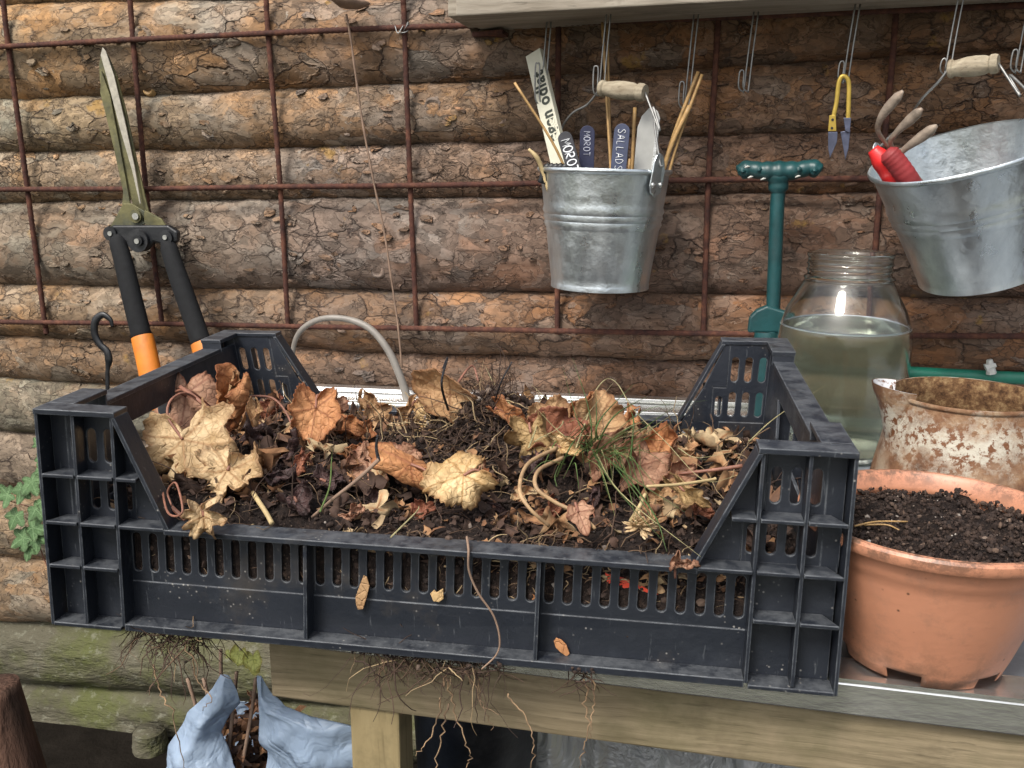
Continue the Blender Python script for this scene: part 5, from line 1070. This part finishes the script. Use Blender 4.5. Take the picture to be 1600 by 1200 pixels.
# ------------------------------------------------------------------ jar
jc = atZ(1312, 700, .0); jc = np.array([atY(1312, 600, .665)[0], .665, -.0095])
jar = thing('glass_jar', 'large clear glass jar half full of greenish water', 'jar', jc)
JH = .262
def rj(z):  # outer radius
    return float(np.interp(z, [0, .004, .012, .03, .10, .150, .170, .190, .208, .222, .230, .236, .262], [.064, .072, .077, .080, .083, .0835, .0815, .074, .064, .0565, .0535, .0525, .0525]))
zs_ = list(np.linspace(0, .228, 46)); prof = [(0, .004), (.05, .003)]+[(rj(z), z) for z in zs_]
prof += [(.0545, .2295), (.0560, .2310), (.0545, .2330), (.0515, .2345), (.0515, .239), (.0532, .2405), (.0515, .2425), (.0515, .247), (.0530, .2485), (.0515, .2505), (.0515, .257), (.0530, .2590), (.0530, .2615), (.0515, .2630), (.0490, .2625), (.0485, .255)]
wall_t = .0032
prof += [(.0485, .236)]+[(rj(z)-wall_t, z) for z in zs_[::-1] if z > .008]+[(.05, .008), (0, .0085)]
m = MB(); m.lathe(prof, jc, 80, None, lambda a, z: 1+.003*math.sin(2*a+z*30)); smooth_angle(m.build('glass', M['glass'], jar), 60)
wl_z = float(atY(1312, 524, jc[1]-.08)[2]-jc[2]); prof = [(0, .009), (.05, .0092)]+[(rj(z)-wall_t-.0004, z) for z in np.linspace(.012, wl_z, 24)]+[(rj(wl_z)-wall_t-.004, wl_z-.0008), (0, wl_z-.001)]
m = MB(); m.lathe(prof, jc, 72); smooth_angle(m.build('green_water', M['water'], jar), 60)
m = MB(); m.lathe([(rj(wl_z)-wall_t-.0001, wl_z-.001), (rj(wl_z)-wall_t-.0016, wl_z+.0002), (rj(wl_z)-wall_t-.0001, wl_z+.0012)], jc, 72); m.build('tide_mark', M['chalk2'], jar)

# ------------------------------------------------------------------ rusty jug
kc = np.array([atY(1514, 615, .37)[0], .37, -.0095]); kz = float(atY(1514, 616, .37)[2]-kc[2])
jug = thing('enamel_jug', 'rusty chipped cream enamel jug with wide pouring spout', 'jug', kc)
def rk(z): return float(np.interp(z, [0, .006, .03, .07, .10, kz-.02, kz-.008, kz], [.083, .087, .0885, .083, .077, .0715, .0705, .0705]))
prof = [(0, .001), (.08, .001)]+[(rk(z), z) for z in np.linspace(.004, kz-.004, 26)]+[(.0715, kz-.0035), (.0728, kz-.001), (.0722, kz+.0012), (.0705, kz+.001)]
m = MB(); m.lathe(prof, kc, 80, None, lambda a, z: 1+.006*math.sin(3*a+2)); smooth_angle(m.build('body', M['enamel'], jug), 60)
m = MB(); m.lathe([(.0702, kz+.0008)]+[(rk(z)-.0022, z) for z in np.linspace(kz-.006, .008, 14)]+[(0, .008)], kc, 80, None, lambda a, z: 1+.006*math.sin(3*a+2)); m.build('inside', M['enamel_in'], jug, smooth=True)
# spout: half cone on the left side
def spout(off, mat, nm):
    vs = []; NA, NZ = 22, 12; sd = np.array([-math.cos(.12), -math.sin(.12), 0]); sw = np.array([-sd[1], sd[0], 0])
    for j in range(NZ+1):
        f = j/NZ; z = kz-.052+.058*f; reach = .002+.024*f**1.15; half = .012+.020*f
        for i in range(NA+1):
            a = -math.pi/2+math.pi*i/NA; R0_ = rk(min(z, kz))-.004
            out = R0_+(reach-off)*math.cos(a)**.8 if math.cos(a) > 0 else R0_
            lat = (half-off)*math.sin(a); zz_ = z+(.004*math.cos(a) if j == NZ else 0)
            vs.append(kc+sd*(math.sqrt(max(out*out-0, 0)) if True else 0)*1+sw*lat+np.array([0, 0, zz_])-sd*(lat*lat/(2*.075)))
    m = MB(); m.add(vs, [(j*(NA+1)+i, j*(NA+1)+i+1, (j+1)*(NA+1)+i+1, (j+1)*(NA+1)+i) for j in range(NZ) for i in range(NA)]); o_ = m.build(nm, mat, jug, smooth=True)
    return o_
s1 = spout(0, M['enamel'], 'spout'); s2 = spout(.0016, M['spout'], 'spout_lining')

# ------------------------------------------------------------------ terracotta coloured pot
pc = np.array([.668, .112, .001]); pot = thing('plant_pot', 'terracotta coloured plastic pot of dark soil on the bench corner', 'plant pot', pc)
PH = .112
rp = lambda z: float(np.interp(z, [0, .012, .05, .0855, .0875, PH-.010], [.0575, .062, .0745, .0845, .0860, .0900]))
NA = 96; notch = [math.radians(d_) for d_ in (-112, -52, 8, 68, 128, 188)]
def inn(a): return any(abs((a-n_+math.pi) % (2*math.pi)-math.pi) < .19 for n_ in notch)
m = MB(); zs_ = [0, .009, .012, .02, .03, .04, .05, .06, .07, .078, .0855, .0875, .092, .097, PH-.0105]
prof = [(rp(z), z) for z in zs_]+[(.0955, PH-.0095), (.0975, PH-.006), (.0975, PH-.002), (.096, PH), (.0925, PH), (.0895, PH-.003), (.0870, PH-.012), (.0855, PH-.018)]
nz = len(prof); vs = []
for (r_, z_) in prof:
    for k in range(NA): a = 2*math.pi*k/NA; vs.append(pc+np.array([r_*math.cos(a)*(1+.004*math.sin(2*a)), r_*math.sin(a), z_]))
fs = []
for i in range(nz-1):
    for k in range(NA):
        if i == 0 and inn(2*math.pi*(k+.5)/NA): continue
        fs.append((i*NA+k, i*NA+(k+1) % NA, (i+1)*NA+(k+1) % NA, (i+1)*NA+k))
m.add(vs, fs); bo = smooth_angle(m.build('body', M['terra'], pot), 35)
md = bo.modifiers.new('solid', 'SOLIDIFY'); md.thickness = .0006; md.offset = -1
m = MB(); m.lathe([(0, .0095), (.056, .0095), (.0585, .012)], pc, 48); m.build('base', M['terra'], pot)
vs = [pc+np.array([0, 0, .100])]; NR = 26; NA2 = 72
for i in range(1, NR+1):
    for k in range(NA2):
        a = 2*math.pi*k/NA2; r_ = .0862*i/NR; x, y = r_*math.cos(a), r_*math.sin(a)
        vs.append(pc+np.array([x, y, .0975+.010*mn.noise(Vector((x*38, y*38, 3)))+.007*mn.noise(Vector((x*120, y*120, 5)))-.005*(i/NR)**4]))
fs = [(0, 1+k, 1+(k+1) % NA2) for k in range(NA2)]+[(1+(i-1)*NA2+k, 1+i*NA2+k, 1+i*NA2+(k+1) % NA2, 1+(i-1)*NA2+(k+1) % NA2) for i in range(1, NR) for k in range(NA2)]
m = MB(); m.add(vs, fs); tag(m.build('potting_soil', M['compost'], smooth=True), 'dark crumbly soil filling the terracotta coloured pot', 'soil', kind='stuff')
def pl_pot(r):
    a = r.uniform(0, 6.283); q = .085*math.sqrt(r.random()); x, y = q*math.cos(a), q*math.sin(a); return pc+np.array([x, y, .0985+.010*mn.noise(Vector((x*38, y*38, 3)))+.007*mn.noise(Vector((x*120, y*120, 5)))])
crumbs('pot_crumbs', 5200, pl_pot, .0005, .0026, M['crumbs'], 'loose soil crumbs on top of the potted soil', 'soil', 8)
stem([atZ(1335, 822, .103), atZ(1370, 815, .105), atZ(1418, 815, .104)], .0008, .0006, M['bamboo'], 'upper of two orange pine needles on the pot soil', 'pine needle', 'pine_needle', 'needles on the pot soil')
stem([atZ(1350, 820, .103), atZ(1385, 820, .104), atZ(1405, 828, .103)], .0007, .0005, M['bamboo'], 'lower of two orange pine needles on the pot soil', 'pine needle', 'pine_needle', 'needles on the pot soil')

# green tube and clip behind the jug
m = MB(); m.tube(spline([atY(1330, 575, .79), atY(1420, 582, .79), atY(1600, 591, .79), atY(1800, 598, .79)], 6), .0088, 14); tag(m.build('green_tube', M['green_tube'], smooth=True), 'green plastic tube lying along the wall behind the jug', 'tube')
m = MB(); m.tube([atY(1546, 562, .778), atY(1549, 584, .778)], [.004, .007], 6); m.tube([atY(1540, 576, .776), atY(1556, 570, .776)], [.007, .003], 6); tag(m.build('dry_flake', M['chip']), 'pale flake caught on the green tube', 'flake')
# moss at the right edge
def pl_m(r): p = atY(1600, 990, .20); return p+np.array([r.uniform(-.012, .08), r.uniform(-.02, .06), r.gauss(0, .012)])
strands('moss_tuft', 1400, pl_m, 'green mossy tuft behind the pot at the right edge', 'moss', .0006, .0011, (.006, .016), 77, 'grass', tintf=lambda r: .4*r.random(), segs=3, up=1.)

# ------------------------------------------------------------------ ivy at left
ivy = thing('ivy', 'green ivy shoot climbing the logs left of the crate', 'ivy', atY(40, 870, .81))
def ivyleaf(px, py, wpx, ang, seed, tilt=70, Y=.80):
    P = atY(px, py, Y); size = wpx/ppm(P)/1.75; t_ = math.radians(tilt); fw = np.array([0, 1., 0]); up = fw*math.cos(t_)+np.array([0, 0, 1])*math.sin(t_); rt = np.array([1., 0, 0]); n1 = np.cross(rt, up); a = math.radians(ang)
    X = rt*math.cos(a)-up*math.sin(a); Yv = rt*math.sin(a)+up*math.cos(a)
    vs, fs, ve_, ed_ = leaf_mesh(size, 5, .15, -.15, .18, seed, 60, 7, serr=.0, sinus=.3, depth=.48)
    m = MB(); m.add([P+X*v_[0]+Yv*(v_[1]-size*.3)+n1*v_[2] for v_ in vs], fs); m.build('leaf', L['ivy'], ivy, smooth=True, attr={'vein': ve_, 'edge': ed_})
for q in ((5, 775, 46, 250, 1), (32, 772, 44, 190, 2), (52, 760, 52, 150, 3), (22, 812, 44, 200, 4), (60, 800, 42, 130, 5), (30, 845, 50, 230, 6), (56, 850, 56, 170, 7), (58, 826, 50, 100, 8), (66, 718, 34, 60, 9), (62, 690, 30, 20, 10), (66, 740, 34, 160, 11), (45, 862, 40, 190, 12), (75, 785, 50, 110, 13)): ivyleaf(*q)
m = MB(); m.tube(spline([atY(x, y, .81) for x, y in [(80, 900), (62, 850), (66, 790), (60, 740), (70, 690), (64, 670)]], 6), .0012, 6); m.tube(spline([atY(x, y, .81) for x, y in [(66, 800), (40, 790), (5, 780)]], 6), .001, 6); m.build('stem', M['stalk'], ivy, smooth=True)

# ------------------------------------------------------------------ under the bench
def roundlog(a, b_, r0, r1, mat, name, lab, cat, ax=None, n=40, seg=40):
    P = [a+(b_-a)*i/seg for i in range(seg+1)]; m = MB(); m.tube(P, np.linspace(r0, r1, seg+1), n); o_ = m.build(name, mat, smooth=True); return tag(o_, lab, cat)
roundlog(atY(232, 1140, .80), atY(232, 1140, .80)*np.array([1, 1, 0])+np.array([0, 0, -.72]), .030, .032, M['mossy'], 'support_post', 'short mossy round post under the lowest logs', 'post')
roundlog(atY(-18, 1075, .34), atY(20, 1075, .34)*np.array([1, 1, 0])+np.array([.02, 0, -.72]), .036, .052, M['stumpwood'], 'tree_stump', 'reddish brown tapered stump at the bottom left corner', 'stump')
# light blue bag with dry stems
bc = np.array([atY(395, 1200, .20)[0], .20, -.72]); bag = thing('plastic_bag', 'crumpled light blue plastic bag with tied handles beside the bench leg', 'plastic bag', bc)
def bagside(a0_, a1_, peak, name, zpk, spread):
    NA_, NZ_ = 60, 46; vs = []
    for j in range(NZ_+1):
        f = j/NZ_
        for i in range(NA_+1):
            u = i/NA_; a = a0_+(a1_-a0_)*u; dz = abs(u-peak)/spread; top = zpk-.135*min(1.25, dz)**.75; z = -.70+(top+.70)*f
            r_ = .088*(1-.10*max(0, f-.6))+.010*mn.noise(Vector((a*2.1, z*9, 3)))
            k = max(0, (z-(zpk-.12))/.12); r_ = r_*(1-.25*k)
            cr_ = .016*abs(mn.noise(Vector((a*3.5, z*14+a*4, 8))))+.007*abs(mn.noise(Vector((a*9, z*32+a*9, 2))))
            pull = a0_+(a1_-a0_)*peak; aa = a+(pull-a)*.75*k
            vs.append(bc+np.array([(r_+cr_)*math.cos(aa), (r_+cr_)*math.sin(aa), 0])*1.+np.array([0, 0, z+.72]))
    m = MB(); m.add(vs, [(j*(NA_+1)+i, j*(NA_+1)+i+1, (j+1)*(NA_+1)+i+1, (j+1)*(NA_+1)+i) for j in range(NZ_) for i in range(NA_)]); o_ = m.build(name, M['bag'], bag, smooth=True); md = o_.modifiers.new('solid', 'SOLIDIFY'); md.thickness = .0006
zl = float(atY(345, 1068, .2)[2]); zr = float(atY(406, 1058, .14)[2])
def sheet(rows, Y, name, bulge, seed):
    rows = rows+[(rows[-1][0]+1000, rows[-1][1]-120, rows[-1][2]+80)] if False else rows
    ys_ = [q[0] for q in rows]; NZ_, NA_ = 80, 60; vs = []
    for j in range(NZ_+1):
        f = j/NZ_; z_top = atY(400, rows[0][0], Y)[2]; z = z_top+(-.70-z_top)*f**1.6
        py = rows[0][0]
        P0 = None
        lo, hi = rows[0][0]-5, 4000
        for _ in range(30):
            mid = (lo+hi)/2
            if atY(400, mid, Y)[2] > z: lo = mid
            else: hi = mid
        py = lo; xa = np.interp(min(py, ys_[-1]), ys_, [q[1] for q in rows]); xb = np.interp(min(py, ys_[-1]), ys_, [q[2] for q in rows])
        XA = atY(xa, min(py, ys_[-1]), Y)[0]; XB = atY(xb, min(py, ys_[-1]), Y)[0]
        for i in range(NA_+1):
            u = i/NA_; x = XA+(XB-XA)*u; w_ = min(1, f*3)
            cr_ = .034*abs(mn.noise(Vector((x*16+z*9, z*13, seed))))+.010*abs(mn.noise(Vector((x*34-z*22, z*30, seed+3))))+.002*abs(mn.noise(Vector((x*80, z*70, seed+6))))
            vs.append(np.array([x+.004*mn.noise(Vector((z*25, u*3, seed))), Y-bulge*math.sin(math.pi*u)*w_+cr_*w_+.02*(1-u)*0, z+.004*mn.noise(Vector((x*40, z*9, seed+9)))]))
    m = MB(); m.add(vs, [(j*(NA_+1)+i, j*(NA_+1)+i+1, (j+1)*(NA_+1)+i+1, (j+1)*(NA_+1)+i) for j in range(NZ_) for i in range(NA_)]); o_ = m.build(name, M['bag'], bag, smooth=True); md = o_.modifiers.new('solid', 'SOLIDIFY'); md.thickness = .0006
sheet([(1062, 346, 358), (1085, 334, 371), (1105, 316, 372), (1130, 290, 352), (1160, 275, 340), (1200, 258, 362), (1260, 245, 395)], .150, 'bag_side', .03, 2)
sheet([(1054, 403, 408), (1085, 401, 420), (1108, 402, 445), (1118, 403, 556), (1160, 404, 560), (1260, 400, 560)], .110, 'bag_side', .02, 11)
sheet([(1100, 330, 420), (1140, 320, 560), (1260, 300, 560)], .27, 'bag_back', -.01, 21)
r = random.Random(5)
for i, P in enumerate([[(430, 1010), (345, 1015), (345, 1100), (338, 1200)], [(293, 1060), (312, 1130), (318, 1215)], [(318, 1060), (335, 1130), (348, 1215)], [(400, 1060), (392, 1120), (375, 1215)], [(370, 1050), (362, 1130), (352, 1215)]]):
    if i == 0: P = P[1:]
    m = MB(); m.tube(spline([atY(x, y, .17) for x, y in P], 6), .0019, 7); tag(m.build('dry_stalk', M['vine'], smooth=True), ['tallest dry stalk rising straight from the blue bag', 'leftmost dry stalk crossing the left side of the blue bag', 'dry stalk leaning left inside the blue bag', 'dry stalk next to the right peak of the blue bag', 'short dry stalk in the middle of the blue bag'][i], 'stalk', 'dry stalks in the blue bag')
def pl_bag(r): a = r.uniform(0, 6.28); q = .07*math.sqrt(r.random()); return np.array([atY(374, 1150, .2)[0]+.040*r.gauss(0, .5), .19+r.uniform(-.03, .06), float(atY(374, 1150, .2)[2])+r.uniform(-.09, .022)])
m = MB(); tint = []
for _ in range(700):
    p = pl_bag(r); s_ = r.uniform(.003, .011); A = np.array([r.gauss(0,1), r.gauss(0,1), r.gauss(0,1)]); A /= np.linalg.norm(A); B_ = np.cross(A, np.array([r.gauss(0,1), r.gauss(0,1), 1])); B_ /= np.linalg.norm(B_)
    m.add([p-A*s_, p-B_*s_*.6, p+A*s_, p+B_*s_*.6, p+np.cross(A, B_)*s_*.4], [(0,1,4), (1,2,4), (2,3,4), (3,0,4)]); tint += [r.random()*.8]*5
tag(m.build('dead_foliage', M['litter'], attr={'tint': tint}), 'brown dead foliage filling the blue bag', 'dead foliage', kind='stuff')
th = thing('yellow_green_leaves', 'pair of yellow green leaves hanging under the crate above the blue bag', 'leaves', atY(385, 1030, .14))
for i, (px, py, wpx, ang) in enumerate(((374, 1022, 30, 190), (396, 1030, 34, 170), (357, 1022, 13, 220), (398, 1045, 22, 185))):
    P = atY(px, py, .14); size = wpx/ppm(P)/1.6; vs, fs, ve_, ed_ = leaf_mesh(size, 3, .2, -.1, .4, i, 48, 6, serr=.04, depth=.2); a = math.radians(ang)
    m = MB(); m.add([P+np.array([1, 0, 0])*(v_[0]*math.cos(a)+v_[1]*math.sin(a))+np.array([0, .2, 1])*(v_[1]*math.cos(a)-v_[0]*math.sin(a))+np.array([0, -1, 0])*v_[2] for v_ in vs], fs); m.build('leaf', L['lime'], th, smooth=True, attr={'vein': ve_, 'edge': ed_})
# black tub and clear plastic sheet behind the beam
m = MB(); tc = np.array([atY(745, 1160, .30)[0], .30, -.72]); m.lathe([(0, 0), (.05, 0), (.07, .54), (.074, .545), (.068, .545), (.055, .30), (0, .30)], tc, 40); smooth_angle(tag(m.build('black_tub', M['blacksteel']), 'black plastic tub in shadow under the bench', 'tub'))
m = MB(); NA_, NZ_ = 90, 40; vs = []
A0 = atY(770, 1150, .24); A1 = atY(1300, 1180, .30)
for j in range(NZ_+1):
    for i in range(NA_+1):
        u, f = i/NA_, j/NZ_; p = A0+(A1-A0)*u; p[2] = -.70+(.70-.085)*(f*(1-.05*u)); vs.append(p+np.array([0, .10*f+.03*abs(mn.noise(Vector((u*7, f*6, 1))))+.012*mn.noise(Vector((u*22, f*16, 2))), .03*mn.noise(Vector((u*5, f, 4)))*f]))
m.add(vs, [(j*(NA_+1)+i, j*(NA_+1)+i+1, (j+1)*(NA_+1)+i+1, (j+1)*(NA_+1)+i) for j in range(NZ_) for i in range(NA_)])
tag(m.build('plastic_sheet', M['film'], smooth=True), 'crumpled grey translucent plastic sheet under the bench', 'plastic sheet')
m = MB(); m.lathe([(0, 0), (.06, 0), (.075, .03), (.05, .06), (0, .07)], np.array([atY(100, 1192, .93)[0], .93, -.60]), 14, None, lambda a, z: 1+.2*math.sin(3*a)); tag(m.build('field_stone', M['panel']), 'grey stone lying in the dark gap below the logs', 'stone')
